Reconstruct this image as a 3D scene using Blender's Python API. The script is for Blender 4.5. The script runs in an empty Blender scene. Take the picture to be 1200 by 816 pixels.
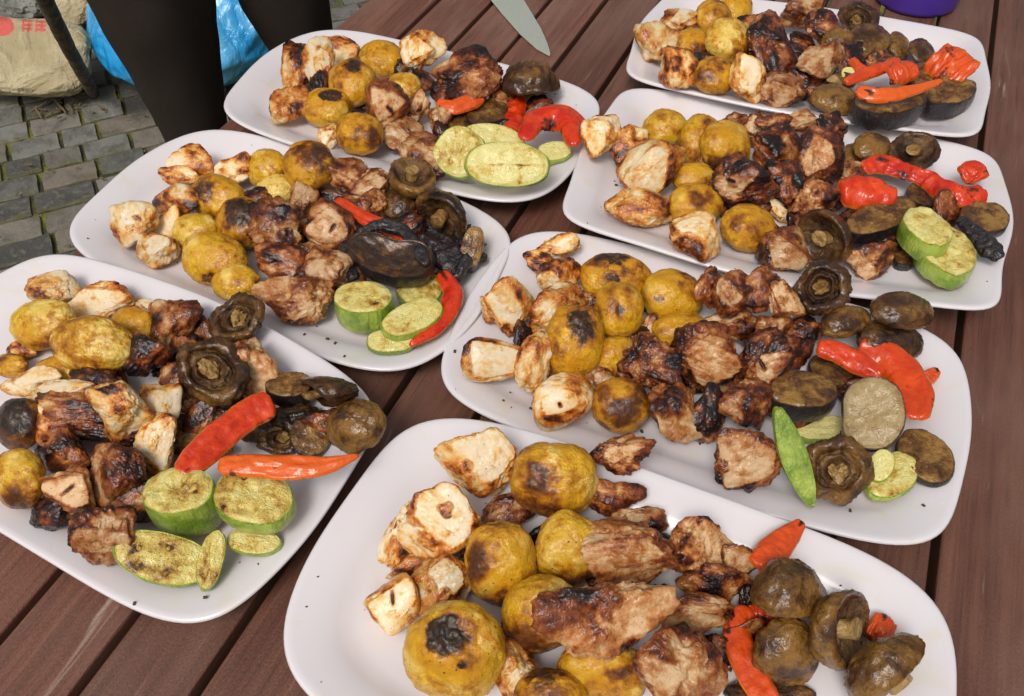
import bpy, bmesh, math, random
import numpy as np
from mathutils import Vector, Matrix
random.seed(7)
S = bpy.context.scene
C = S.collection
R = math.radians

# ---------------------------------------------------------------- camera, world, sun, exposure
FPX, HOR = 1010.0, -700.0                       # focal length in photo pixels, height of the horizon
PITCH = math.atan2(408 - HOR, FPX)
CAMZ = 0.482                                    # metres above the table top (z = 0)
cam_d = bpy.data.cameras.new('camera')
cam_d.sensor_width = 36
cam_d.lens = FPX / 1200 * 36
cam_d.clip_start = 0.01
cam_d.clip_end = 500
cam = bpy.data.objects.new('camera', cam_d)
C.objects.link(cam)
cam.location = (0, 0, CAMZ)
cam.rotation_euler = (math.pi / 2 - PITCH, 0, 0)
S.camera = cam

SUN_EL, SUN_AZ = R(54), R(202)                   # azimuth measured from +Y towards +X
w = bpy.data.worlds.new('World')
S.world = w
w.use_nodes = True
nt = w.node_tree
bg = nt.nodes['Background']
sky = nt.nodes.new('ShaderNodeTexSky')
sky.sky_type = 'NISHITA'
sky.sun_disc = False
sky.sun_elevation = SUN_EL
sky.sun_rotation = SUN_AZ
sky.air_density = 1.6
sky.dust_density = 6.0
sky.ozone_density = 1.0
hsv = nt.nodes.new('ShaderNodeHueSaturation')        # overcast: the same sky with most of its blue gone
hsv.inputs['Saturation'].default_value = 0.30
nt.links.new(sky.outputs[0], hsv.inputs['Color'])
nt.links.new(hsv.outputs[0], bg.inputs[0])
bg.inputs[1].default_value = 0.097
sd = bpy.data.lights.new('sun', 'SUN')
sd.energy = 1.5
sd.angle = R(20)
sd.color = (1.0, 0.95, 0.89)
sun = bpy.data.objects.new('sun', sd)
C.objects.link(sun)
sun.rotation_euler = (math.pi / 2 - SUN_EL, 0, math.pi - SUN_AZ)
S.view_settings.view_transform = 'Standard'
S.view_settings.look = 'None'
S.view_settings.gamma = 1
S.view_settings.exposure = 0.0

# ---------------------------------------------------------------- projection: a photo pixel to a point on a plane
cp, sp = math.cos(PITCH), math.sin(PITCH)
CAM = np.array([0, 0, CAMZ])
UP = np.array([0, sp, cp])
def ray(px, py):
    x, y = (px - 600) / FPX, -(py - 408) / FPX
    return np.array([x, cp + y * sp, -sp + y * cp])
def at(px, py, z=0.0):
    r = ray(px, py)
    return CAM + r * ((z - CAMZ) / r[2])

# ---------------------------------------------------------------- noise
def _hash(i, j, k):
    n = (i * 374761393 + j * 668265263 + k * 1274126177) & 0xffffffff
    n = ((n ^ (n >> 13)) * 1274126177) & 0xffffffff
    n = ((n ^ (n >> 15)) * 2246822519) & 0xffffffff
    return ((n ^ (n >> 16)) & 0xffff) / 32767.5 - 1.0
def noise(p):
    q = np.floor(p).astype(np.int64)
    f = p - q
    f = f * f * f * (f * (f * 6 - 15) + 10)
    x, y, z = q.T
    u, v, w_ = f.T
    out = 0
    for a in (0, 1):
        for b in (0, 1):
            for c in (0, 1):
                out = out + _hash(x + a, y + b, z + c) * (u if a else 1 - u) * (v if b else 1 - v) * (w_ if c else 1 - w_)
    return out
def fbm(p, o=3):
    s, a = 0, 1.0
    for k in range(o):
        s = s + a * noise(p * (2.03 ** k) + 17.3 * k)
        a *= .5
    return s
def ridged(p, o=2):
    s, a = 0, 1.0
    for k in range(o):
        s = s + a * (1 - 2 * np.abs(noise(p * (2.1 ** k) + 9.7 * k)))
        a *= .5
    return s
def sstep(a, b, x):
    t = np.clip((x - a) / (b - a), 0, 1)
    return t * t * (3 - 2 * t)

# ---------------------------------------------------------------- materials
class NB:
    def __init__(s, name):
        s.m = bpy.data.materials.new(name)
        s.m.use_nodes = True
        s.t = s.m.node_tree
        s.b = s.t.nodes['Principled BSDF']
    def n(s, kind, **kw):
        x = s.t.nodes.new('ShaderNode' + kind)
        for k, v in kw.items():
            if hasattr(x, k): setattr(x, k, v)
            else: x.inputs[k.replace('_', ' ')].default_value = v
        return x
    def l(s, a, b): s.t.links.new(a, b)
    def set(s, **kw):
        for k, v in kw.items(): s.b.inputs[k.replace('_', ' ')].default_value = v
    def coord(s, scale=(1, 1, 1), generated=False):
        tc = s.n('TexCoord')
        mp = s.n('Mapping')
        mp.inputs['Scale'].default_value = scale
        oi = s.n('ObjectInfo')
        add = s.n('VectorMath', operation='SCALE')
        comb = s.n('CombineXYZ')
        s.l(oi.outputs['Random'], comb.inputs[0]); s.l(oi.outputs['Random'], comb.inputs[2])
        s.l(comb.outputs[0], add.inputs[0]); add.inputs['Scale'].default_value = 7.0
        s.l(tc.outputs['Object'], mp.inputs[0])
        s.l(add.outputs[0], mp.inputs['Location'])
        return mp.outputs[0]
    def noise(s, co, scale, detail=4, rough=.6, dist=0):
        x = s.n('TexNoise')
        s.l(co, x.inputs['Vector'])
        x.inputs['Scale'].default_value = scale; x.inputs['Detail'].default_value = detail
        x.inputs['Roughness'].default_value = rough; x.inputs['Distortion'].default_value = dist
        return x.outputs['Fac']
    def voro(s, co, scale, feature='F1'):
        x = s.n('TexVoronoi', feature=feature)
        s.l(co, x.inputs['Vector']); x.inputs['Scale'].default_value = scale
        return x.outputs['Distance']
    def attr(s, name):
        x = s.n('Attribute'); x.attribute_name = name
        return x.outputs['Fac']
    def rnd(s): return s.n('ObjectInfo').outputs['Random']
    def math(s, op, a, b=None, c=None):
        x = s.n('Math', operation=op)
        for i, v in enumerate((a, b, c)):
            if v is None: continue
            if isinstance(v, (int, float)): x.inputs[i].default_value = v
            else: s.l(v, x.inputs[i])
        return x.outputs[0]
    def ramp(s, fac, stops, mode='LINEAR'):
        x = s.n('ValToRGB')
        x.color_ramp.interpolation = mode
        e = x.color_ramp.elements
        while len(e) > 1: e.remove(e[0])
        e[0].position = stops[0][0]; e[0].color = (*stops[0][1], 1)
        for p, c in stops[1:]:
            k = e.new(p); k.color = (*c, 1)
        s.l(fac, x.inputs[0])
        return x.outputs[0]
    def vramp(s, fac, a, b):
        x = s.n('MapRange', interpolation_type='SMOOTHSTEP')
        s.l(fac, x.inputs['Value']); x.inputs['From Min'].default_value = a; x.inputs['From Max'].default_value = b
        return x.outputs[0]
    def mix(s, fac, a, b):
        x = s.n('Mix', data_type='RGBA')
        for i, v in ((0, fac), (6, a), (7, b)):
            if isinstance(v, (int, float)): x.inputs[i].default_value = v
            elif isinstance(v, tuple): x.inputs[i].default_value = (*v, 1)
            else: s.l(v, x.inputs[i])
        return x.outputs[2]
    def bump(s, h, dist, strength=1.0, prev=None):
        x = s.n('Bump'); s.l(h, x.inputs['Height'])
        x.inputs['Distance'].default_value = dist; x.inputs['Strength'].default_value = strength
        if prev is not None: s.l(prev, x.inputs['Normal'])
        return x.outputs[0]
    def color(s, c, g=1.0):
        if g != 1.0:
            x = s.n('Gamma'); s.l(c, x.inputs[0]); x.inputs[1].default_value = g; c = x.outputs[0]
        s.l(c, s.b.inputs['Base Color'])
    def rough(s, c): s.l(c, s.b.inputs['Roughness'])
    def normal(s, c, film=.20):
        s.l(c, s.b.inputs['Normal'])
        k = c.node                                        # the oily film on top is smoother than what it covers
        s.l(s.bump(k.inputs['Height'].links[0].from_socket, k.inputs['Distance'].default_value * film), s.b.inputs['Coat Normal'])

def mat_potato():
    b = NB('potato_skin'); co = b.coord()
    n1 = b.noise(co, 55, 5); n2 = b.noise(co, 190, 4); n3 = b.noise(co, 650, 3)
    tone = b.attr('tone')
    lightc = b.mix(tone, (.74, .48, .030), (.80, .40, .014))
    darkc = b.mix(tone, (.56, .31, .012), (.54, .20, .006))
    base = b.mix(b.vramp(n1, .35, .65), darkc, lightc)
    pale = b.vramp(b.math('ADD', b.attr('pale'), b.math('MULTIPLY', n2, .5)), .62, 1.15)
    base = b.mix(pale, base, (.84, .60, .15))
    br = b.math('ADD', b.attr('brown'), b.math('MULTIPLY', b.math('SUBTRACT', b.math('ADD', n2, b.math('MULTIPLY', n1, .8)), .9), 1.3))
    base = b.mix(b.vramp(br, .12, .50), base, (.56, .25, .010))
    base = b.mix(b.vramp(br, .38, .85), base, (.28, .085, .008))
    base = b.mix(b.vramp(br, .65, 1.15), base, (.075, .024, .008))
    ch = b.math('ADD', b.attr('char'), b.math('ADD', b.math('MULTIPLY', b.math('SUBTRACT', n2, .5), 1.1), b.math('MULTIPLY', b.math('SUBTRACT', n3, .5), .7)))
    base = b.mix(b.vramp(ch, .35, .95), base, (.022, .014, .010))
    base = b.mix(b.math('MULTIPLY', b.math('MULTIPLY', b.vramp(b.math('ABSOLUTE', b.math('SUBTRACT', b.noise(b.coord((1, 1, .35)), 170, 5, .65, 2.2), .5)), .05, .0), b.vramp(n1, .40, .60)), .55), base, (.20, .07, .010))
    spk = b.vramp(b.math('ADD', b.voro(co, 190), b.math('MULTIPLY', n1, .25)), .16, .24)
    base = b.mix(spk, (.12, .06, .015), base)
    b.color(base, 1.0)
    b.rough(b.math('ADD', b.math('MULTIPLY', n2, .35), .30))
    wk = b.noise(b.coord((1, 1, .35)), 170, 5, .65, 2.2)
    h = b.math('ADD', b.math('MULTIPLY', n2, .45), b.math('MULTIPLY', n3, .3))
    h = b.math('ADD', h, b.math('MULTIPLY', b.math('ABSOLUTE', b.math('SUBTRACT', wk, .5)), .7))
    b.normal(b.bump(h, .0024, .8), .26)
    b.set(Specular_IOR_Level=.10, Coat_Weight=.55, Coat_Roughness=.06)
    return b.m

def mat_flesh(name, stops, fibre, gloss, sss, specks=.5, raw=.35):
    """cooked chicken or meat: the vertex attribute sear (0 raw pale cut, 1 burnt) picks the colour"""
    b = NB(name); co = b.coord()
    n1 = b.noise(co, 70, 5, .65, .4); n2 = b.noise(co, 260, 4, .65); n3 = b.noise(co, 800, 3)
    st = b.noise(b.coord((1, 1, fibre)), 420, 3, .6, .8)
    s = b.math('ADD', b.attr('sear'), b.math('MULTIPLY', b.math('SUBTRACT', n1, .5), .66))
    s = b.math('ADD', s, b.math('MULTIPLY', b.math('SUBTRACT', n2, .5), .50))
    s = b.math('ADD', s, b.math('MULTIPLY', b.math('SUBTRACT', st, .5), .36))
    base = b.ramp(s, stops)
    spk = b.vramp(b.math('ADD', b.voro(co, 260), b.math('MULTIPLY', n1, .3)), .20, .27)
    base = b.mix(b.math('MULTIPLY', b.math('SUBTRACT', 1.0, spk), specks), base, (.035, .022, .012))
    hs = b.n('HueSaturation')
    b.l(base, hs.inputs['Color'])
    b.l(b.math('ADD', b.math('MULTIPLY', b.rnd(), .30), .86), hs.inputs['Value'])
    b.color(hs.outputs[0], 1.22)
    b.rough(b.math('ADD', b.math('MULTIPLY', n2, .5), gloss))
    h = b.math('ADD', b.math('ADD', b.math('MULTIPLY', n2, .7), b.math('MULTIPLY', n3, .3)), b.math('MULTIPLY', st, .55))
    h = b.math('MULTIPLY', h, b.math('ADD', b.math('MULTIPLY', b.vramp(b.attr('sear'), .05, .5), 1 - raw), raw))
    b.normal(b.bump(h, .0034 if raw > .3 else .0022, .9), .20 if raw > .3 else .35)
    b.set(Specular_IOR_Level=.10, Coat_Roughness=.07, Subsurface_Weight=sss, Subsurface_Radius=(.006, .003, .0015), Subsurface_Scale=.35)
    b.l(b.math('ADD', b.math('MULTIPLY', b.vramp(b.attr('sear'), .1, .5), .50), .28), b.b.inputs['Coat Weight'])
    return b.m

def mat_mushroom(name, lo, mid, hi, coat=.5, bumpd=.003):
    b = NB(name); co = b.coord()
    n1 = b.noise(co, 60, 5, .65, .6); n2 = b.noise(co, 230, 5, .65, .8); n3 = b.noise(co, 700, 3)
    f = b.math('ADD', b.math('ADD', b.math('MULTIPLY', n1, .85), b.math('MULTIPLY', n2, .45)), -.05)
    f = b.math('ADD', f, b.math('MULTIPLY', b.math('SUBTRACT', b.attr('tone'), .5), .7))
    base = b.ramp(f, [(.38, lo), (.60, mid), (.85, hi)])
    b.color(base, 1.12)
    b.rough(b.math('ADD', b.math('MULTIPLY', n2, .5), .28))
    h = b.math('ADD', b.math('ADD', b.math('MULTIPLY', n2, .8), b.math('MULTIPLY', n3, .3)), b.math('MULTIPLY', b.voro(co, 170), .5))
    b.normal(b.bump(h, bumpd, 1))
    b.set(Specular_IOR_Level=.10, Coat_Weight=coat, Coat_Roughness=.12)
    return b.m

def mat_slice(name, pale, tan, brown, marks, edge, rough=.35):
    """cut face of a grilled slice"""
    b = NB(name); co = b.coord()
    n1 = b.noise(co, 75, 5, .6, .5); n2 = b.noise(co, 300, 4, .65); n3 = b.noise(co, 900, 2)
    f = b.math('ADD', b.math('MULTIPLY', b.math('SUBTRACT', n1, .5), 1.35), b.math('MULTIPLY', b.math('SUBTRACT', n2, .5), .55))
    f = b.math('ADD', f, b.math('ADD', b.math('MULTIPLY', b.attr('sear'), .55), .48))
    sv = b.voro(b.coord((1, 1, .5)), 210)
    f = b.math('ADD', f, b.math('MULTIPLY', b.math('MULTIPLY', b.vramp(sv, .30, .12), b.attr('seed')), -.14))
    f = b.math('ADD', f, b.math('MULTIPLY', b.math('MULTIPLY', b.vramp(b.math('ABSOLUTE', b.math('SUBTRACT', sv, .36)), .10, .02), b.attr('seed')), .06))
    base = b.ramp(f, [(.50, pale), (.70, tan), (.92, brown), (1.15, (.05, .025, .01))])
    base = b.mix(b.math('MULTIPLY', b.vramp(b.attr('sear'), .55, .95), b.vramp(n2, .3, .6)), base, marks)
    base = b.mix(b.vramp(b.attr('edge'), .25, .9), base, edge)
    spk = b.vramp(b.math('ADD', b.voro(co, 300), b.math('MULTIPLY', n1, .35)), .20, .26)
    base = b.mix(spk, (.06, .04, .015), base)
    b.color(base)
    b.rough(b.math('ADD', b.math('MULTIPLY', n2, .4), rough))
    h = b.math('ADD', b.math('MULTIPLY', n2, .7), b.math('MULTIPLY', n3, .4))
    b.normal(b.bump(h, .0025, .9))
    b.set(Specular_IOR_Level=.10, Coat_Weight=.8 if rough < .32 else .45, Coat_Roughness=.08)
    return b.m

def mat_skin(name, a, c, spots, rough, coat, bumpd, vor=120):
    b = NB(name); co = b.coord()
    n1 = b.noise(co, 60, 4); n2 = b.noise(co, 320, 4); w_ = b.noise(b.coord((1, 1, .25)), 240, 4, .6, 1.2)
    base = b.mix(b.vramp(n1, .35, .68), a, c)
    spk = b.vramp(b.math('ADD', b.voro(co, 300), b.math('MULTIPLY', n1, .35)), .20, .30)
    base = b.mix(spk, spots, base)
    b.color(base)
    b.rough(b.math('ADD', b.math('MULTIPLY', n2, .3), rough))
    b.normal(b.bump(b.math('ADD', b.math('MULTIPLY', w_, .8), b.math('MULTIPLY', n2, .35)), bumpd, 1))
    b.set(Specular_IOR_Level=.5, Coat_Weight=coat, Coat_Roughness=.12)
    return b.m

def mat_pepper():
    b = NB('pepper_flesh'); co = b.coord()
    n1 = b.noise(co, 70, 4, .6, .4); n2 = b.noise(co, 320, 4)
    skin = b.mix(b.vramp(n1, .35, .7), (.50, .014, .003), (.72, .055, .005))
    skin = b.mix(b.attr('tone'), skin, (.74, .13, .010))
    inner = b.mix(b.vramp(n1, .35, .7), (.72, .15, .012), (.80, .26, .03))
    base = b.mix(b.attr('inner'), skin, inner)
    ch = b.math('ADD', b.attr('char'), b.math('MULTIPLY', b.math('SUBTRACT', n2, .5), 1.0))
    ch = b.math('ADD', ch, b.math('MULTIPLY', b.math('SUBTRACT', n1, .5), 1.9))
    base = b.mix(b.vramp(ch, .30, .58), base, (.16, .018, .006))
    base = b.mix(b.vramp(ch, .56, .82), base, (.015, .011, .01))
    b.color(base)
    b.rough(b.math('ADD', b.math('MULTIPLY', n2, .3), .28))
    b.normal(b.bump(b.math('ADD', b.math('MULTIPLY', n1, .8), b.math('MULTIPLY', n2, .4)), .0022, .8))
    b.set(Specular_IOR_Level=.2, Coat_Weight=.6, Coat_Roughness=.08)
    return b.m

M = {}
M['potato'] = mat_potato()
M['chicken'] = mat_flesh('chicken_flesh', [(.0, (.77, .66, .49)), (.12, (.76, .57, .32)), (.29, (.73, .43, .145)), (.49, (.58, .21, .034)), (.70, (.19, .048, .011)), (.92, (.026, .013, .009))], .22, .30, .10, .5, .18)
M['meat'] = mat_flesh('meat_flesh', [(.0, (.66, .47, .29)), (.13, (.57, .335, .165)), (.30, (.47, .205, .068)), (.49, (.29, .085, .023)), (.70, (.095, .024, .009)), (.92, (.018, .010, .008))], .2, .25, .06, .4)
M['cap'] = mat_mushroom('mushroom_skin', (.022, .009, .004), (.095, .040, .011), (.30, .155, .032), .85, .0028)
M['gills'] = mat_mushroom('mushroom_gills', (.035, .016, .008), (.12, .060, .024), (.32, .19, .08), .4, .004)
M['stem'] = mat_mushroom('mushroom_stem', (.14, .068, .020), (.34, .20, .065), (.55, .38, .17), .3, .003)
M['egg_flesh'] = mat_slice('eggplant_flesh', (.31, .165, .036), (.155, .066, .014), (.050, .019, .007), (.030, .014, .008), (.05, .025, .012), .30)
M['egg_grey'] = mat_slice('eggplant_pale_flesh', (.40, .29, .14), (.31, .20, .08), (.16, .085, .03), (.05, .03, .02), (.10, .06, .03), .45)
M['egg_skin'] = mat_skin('eggplant_skin', (.009, .006, .008), (.022, .011, .009), (.05, .03, .02), .16, .5, .0030)
M['zuc_flesh'] = mat_slice('zucchini_flesh', (.74, .66, .26), (.66, .50, .13), (.38, .20, .035), (.20, .09, .02), (.40, .47, .06), .34)
M['zuc_skin'] = mat_skin('zucchini_skin', (.15, .25, .015), (.40, .50, .075), (.10, .14, .02), .22, .5, .0022)
M['pepper'] = mat_pepper()

def mat_simple(name, col, rough, **kw):
    b = NB(name); b.set(Base_Color=(*col, 1), Roughness=rough, **kw); return b.m
def mat_plate():
    b = NB('white_glaze'); co = b.coord()
    n = b.noise(co, 9, 3)
    g1 = b.noise(co, 22, 4, .6, 1.0); g2 = b.noise(co, 300, 3)
    base = b.mix(n, (.70, .66, .68), (.74, .70, .72))
    base = b.mix(b.math('MULTIPLY', b.vramp(b.math('ADD', g1, b.math('MULTIPLY', g2, .10)), .60, .72), .45), base, (.70, .63, .52))
    b.color(base)
    b.rough(b.math('ADD', b.math('MULTIPLY', b.noise(co, 40, 3), .16), .16))
    b.set(Specular_IOR_Level=.5, Coat_Weight=.3, Coat_Roughness=.08)
    return b.m
M['plate'] = mat_plate()
def mat_wood():
    b = NB('stained_wood')
    co = b.coord((1, .035, 1)); c2 = b.coord((1, .5, 1))
    g = b.noise(co, 150, 6, .7, .3); g2 = b.noise(co, 620, 4, .7); p = b.noise(c2, 9, 4); f = b.noise(c2, 900, 2)
    base = b.ramp(b.math('ADD', b.math('MULTIPLY', g, .72), b.math('MULTIPLY', g2, .28)), [(.30, (.070, .024, .014)), (.52, (.150, .057, .034)), (.75, (.23, .10, .064))])
    base = b.mix(b.math('MULTIPLY', b.vramp(p, .45, .72), .55), base, (.23, .125, .09))
    sc = b.noise(b.coord((1, .12, 1)), 60, 3, .6, 1.0)
    base = b.mix(b.vramp(sc, .64, .78), base, (.36, .26, .20))
    fs = b.noise(b.coord((1, .05, 1)), 260, 2, .5, .2)
    base = b.mix(b.math('MULTIPLY', b.vramp(fs, .70, .78), .5), base, (.40, .30, .23))
    base = b.mix(b.math('MULTIPLY', b.vramp(fs, .32, .24), .6), base, (.045, .02, .012))
    base = b.mix(b.vramp(b.voro(co, 26), .05, .035), base, (.46, .36, .27))
    hs = b.n('HueSaturation'); b.l(base, hs.inputs['Color'])
    b.l(b.math('ADD', b.math('MULTIPLY', b.rnd(), .3), .85), hs.inputs['Value'])
    b.color(hs.outputs[0])
    b.rough(b.math('ADD', b.math('MULTIPLY', g2, .3), .36))
    b.normal(b.bump(b.math('ADD', b.math('MULTIPLY', g2, .7), b.math('MULTIPLY', f, .6)), .0011, .9))
    b.set(Specular_IOR_Level=.6)
    return b.m
M['wood'] = mat_wood()
def mat_brick():
    b = NB('worn_brick'); co = b.coord((.125, 1, 1))
    n1 = b.noise(co, 14, 5, .65, .5); n2 = b.noise(co, 60, 5, .65); n3 = b.noise(co, 260, 3)
    r = b.rnd()
    base = b.ramp(r, [(0, (.070, .066, .060)), (.25, (.17, .165, .145)), (.5, (.22, .215, .19)), (.75, (.20, .165, .13)), (1, (.13, .13, .115))])
    base = b.mix(b.math('MULTIPLY', b.vramp(n1, .42, .68), .65), base, (.055, .050, .040))
    base = b.mix(b.math('MULTIPLY', b.vramp(n2, .5, .75), .5), base, (.26, .25, .20))
    base = b.mix(b.math('MULTIPLY', b.vramp(b.math('ADD', b.attr('edge'), b.math('SUBTRACT', n1, .5)), .85, 1.25), .5), base, (.15, .15, .04))
    b.color(base); b.set(Roughness=.78, Specular_IOR_Level=.3)
    b.normal(b.bump(b.math('ADD', n2, b.math('MULTIPLY', n3, .5)), .005, .8))
    return b.m
M['brick'] = mat_brick()
def mat_soil():
    b = NB('mossy_joint'); co = b.coord()
    n1 = b.noise(co, 11, 4, .6, .5); n2 = b.noise(co, 120, 4)
    base = b.mix(b.vramp(n1, .40, .66), (.050, .045, .026), (.24, .23, .025))
    base = b.mix(b.math('MULTIPLY', n2, .5), base, (.05, .05, .02))
    b.color(base); b.set(Roughness=.9)
    b.normal(b.bump(n2, .01, 1))
    return b.m
M['soil'] = mat_soil()

# ---------------------------------------------------------------- objects
def link(o, parent=None):
    C.objects.link(o)
    if parent is not None: o.parent = parent
    return o
def tag(o, label=None, cat=None, group=None, kind=None):
    if label: o['label'] = label
    if cat: o['category'] = cat
    if group: o['group'] = group
    if kind: o['kind'] = kind
    return o
def empty(name, loc):
    o = bpy.data.objects.new(name, None)
    o.location = loc
    o.empty_display_size = .01
    return link(o)
def mesh(name, verts, faces, mat, parent=None, loc=None, attrs=None, smooth=True):
    me = bpy.data.meshes.new(name)
    me.from_pydata(np.asarray(verts).tolist() if not isinstance(verts, list) else verts, [], faces)
    for k, v in (attrs or {}).items():
        a = me.attributes.new(k, 'FLOAT', 'POINT')
        a.data.foreach_set('value', np.broadcast_to(np.asarray(v, np.float32), (len(me.vertices),)).astype(np.float32).copy())
    me.materials.append(mat)
    if smooth: me.shade_smooth()
    me.update()
    o = bpy.data.objects.new(name, me)
    if loc is not None: o.location = loc
    return link(o, parent)
def ico(level):
    bm = bmesh.new()
    bmesh.ops.create_icosphere(bm, subdivisions=level, radius=1)
    bmesh.ops.reverse_faces(bm, faces=bm.faces[:])       # the camera-facing axes below are left-handed
    me = bpy.data.meshes.new('ball')
    bm.to_mesh(me); bm.free()
    me.shade_smooth()
    v = np.empty(len(me.vertices) * 3)
    me.vertices.foreach_get('co', v)
    d = v.reshape(-1, 3)
    return me, d / np.linalg.norm(d, axis=1, keepdims=True)
ICO = {k: ico(k) for k in (4, 5, 6, 7)}      # 642, 2562, 10242 vertices
def ball_mesh(name, level, verts, attrs, mat, loc):
    me = ICO[level][0].copy()
    me.name = name
    me.vertices.foreach_set('co', np.ascontiguousarray(verts, np.float32).ravel())
    for k, v in attrs.items():
        a = me.attributes.new(k, 'FLOAT', 'POINT')
        a.data.foreach_set('value', np.broadcast_to(np.asarray(v, np.float32), (len(verts),)).astype(np.float32).copy())
    me.materials.append(mat)
    me.update()
    o = bpy.data.objects.new(name, me)
    o.location = loc
    return link(o)
def grid_faces(nu, nv, closed_u=True, off=0, flip=False):
    """nu points round (index fastest), nv rings"""
    f = []
    for j in range(nv - 1):
        for i in range(nu if closed_u else nu - 1):
            i2 = (i + 1) % nu
            q = (off + j * nu + i, off + j * nu + i2, off + (j + 1) * nu + i2, off + (j + 1) * nu + i)
            f.append(q[::-1] if flip else q)
    return f
def box(bm, x0, x1, y0, y1, z0, z1, bevel=0.0, M4=None):
    r = bmesh.ops.create_cube(bm, size=1)
    vs = r['verts']
    for v in vs:
        v.co = Vector(((x0 + x1) / 2 + v.co.x * (x1 - x0), (y0 + y1) / 2 + v.co.y * (y1 - y0), (z0 + z1) / 2 + v.co.z * (z1 - z0)))
        if M4 is not None: v.co = M4 @ v.co
    if bevel:
        es = list({e for v in vs for e in v.link_edges})
        bmesh.ops.bevel(bm, geom=es, offset=bevel, segments=2, affect='EDGES', profile=.5)
def bm_obj(name, bm, mat, parent=None, loc=None, smooth=False):
    me = bpy.data.meshes.new(name)
    bm.to_mesh(me); bm.free()
    me.materials.append(mat)
    if smooth: me.shade_smooth()
    o = bpy.data.objects.new(name, me)
    if loc is not None: o.location = loc
    return link(o, parent)

# ---------------------------------------------------------------- table
HEAD = 0.407404
PD = np.array([math.sin(HEAD), math.cos(HEAD)])          # along the planks
PN = np.array([PD[1], -PD[0]])                            # across the planks
TABLE_LOC = (0, 0, 0)
table = empty('garden_table', (0, 0, -.72))
tag(table, 'reddish brown slatted wooden garden table carrying all the plates', 'table')
PITCHW = .0615
edges = [-.5552, -.4790]
while edges[-1] < .5: edges.append(edges[-1] + PITCHW)
for i in range(len(edges) - 1):
    a, b = edges[i] + (.0028 if i else 0), edges[i + 1] - .0028
    bm = bmesh.new()
    box(bm, -(b - a) / 2, (b - a) / 2, -.95, .95, -.024, 0, .0016)
    o = bm_obj('plank', bm, M['wood'], table)
    c = PN * ((a + b) / 2) + PD * .75
    o.location = (c[0], c[1], .72 - .0004 * (i % 3))
    o.rotation_euler = (0, 0, -HEAD)
for k, s_ in enumerate((-.05, .75, 1.55)):
    bm = bmesh.new()
    box(bm, -.48, .52, -.03, .03, -.075, -.026, .003)
    o = bm_obj('crossbeam', bm, M['wood'], table)
    c = PD * s_
    o.location = (c[0], c[1], .72)
    o.rotation_euler = (0, 0, -HEAD)
for s_ in (-.05, 1.55):
    for t_ in (-.42, .44):
        bm = bmesh.new()
        box(bm, -.03, .03, -.03, .03, -.72, -.077, .004)
        o = bm_obj('leg', bm, M['wood'], table)
        c = PD * s_ + PN * t_
        o.location = (c[0], c[1], .72)
        o.rotation_euler = (0, 0, -HEAD)

# ---------------------------------------------------------------- plates
RIM = .022
PLATES = {  # z0, slope x, slope y, cx, cy, turn, a, b, exponent, harmonics
 'A': (0.0290,0.0301,0.0588,-0.2735,0.3631,-0.5264,0.1795,0.1007,5.4781,-0.0068,0.0326,-0.0011,-0.0324,0.0199,0.0020),
 'B': (0.0220,0.0000,0.0000,-0.1838,0.5487,-0.4966,0.1798,0.1049,4.9276,0.0034,0.0084,-0.0000,-0.0029,0.0224,-0.0187),
 'C': (0.0260,-0.0152,-0.0345,-0.0971,0.7358,-0.4461,0.1757,0.1133,4.8816,0.0263,-0.0164,-0.0099,0.0005,0.0142,-0.0145),
 'E': (0.0220,0.0000,0.0000,0.1340,0.4050,-0.3840,0.1767,0.1061,5.5333,0.0138,-0.0070,0.0015,0.0070,0.0124,0.0048),
 'G': (0.0300,0.0279,0.0701,0.0567,0.2010,-0.3889,0.1758,0.1050,4.8190,0.0097,-0.0284,-0.0187,-0.0098,0.0014,0.0153),
 'D': (0.0290,-0.0298,-0.0589,0.2372,0.6061,-0.3251,0.1827,0.1289,9.4313,-0.0381,0.0121,0.0026,0.0162,0.0370,0.0056),
 'F': (0.0270,-0.0142,-0.0450,0.3062,0.8265,-0.3397,0.1771,0.1209,8.7719,-0.0164,0.0141,-0.0047,0.0077,0.0279,-0.0058),
}
TOP = [(0, .0203), (.0007, .0216), (.0022, .0220), (.005, .0213), (.012, .0192), (.020, .0165), (.025, .0138), (.030, .0108), (.036, .0092), (.048, .0086)]
BOT = [(.0007, .0190), (.003, .0176), (.012, .0142), (.022, .0100), (.032, .0040), (.036, .0), (.041, .0), (.044, .0030), (.05, .0034)]
WELL = .0085
def rho(p, ph):
    e, hs = p[8], p[9:]
    k = 1 + sum(hs[2 * i] * np.cos((i + 2) * ph) + hs[2 * i + 1] * np.sin((i + 2) * ph) for i in range(3))
    return k / (np.abs(np.cos(ph)) ** e + np.abs(np.sin(ph)) ** e) ** (1 / e)
def tilt(p, x, y): return p[0] - RIM + p[1] * (x - p[3]) + p[2] * (y - p[4])
def plate_top(key, x, y):
    """height of the plate's upper face at x, y; -1 off the plate"""
    p = PLATES[key]
    dx, dy = x - p[3], y - p[4]
    c, s = math.cos(p[5]), math.sin(p[5])
    u, v = dx * c + dy * s, -dx * s + dy * c
    ph = np.arctan2(v / p[7], u / p[6])
    r = np.hypot(u / p[6], v / p[7]) / rho(p, ph)
    de = (1 - r) * np.where(np.abs(np.cos(ph)) > .8, p[6], p[7])
    z = np.interp(de, [a for a, b in TOP], [b for a, b in TOP]) + tilt(p, x, y)
    return np.where(r < 1, z, -1.)
def surface(x, y):
    z = np.zeros_like(x)
    for k in PLATES: z = np.maximum(z, plate_top(k, x, y))
    return z
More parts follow.
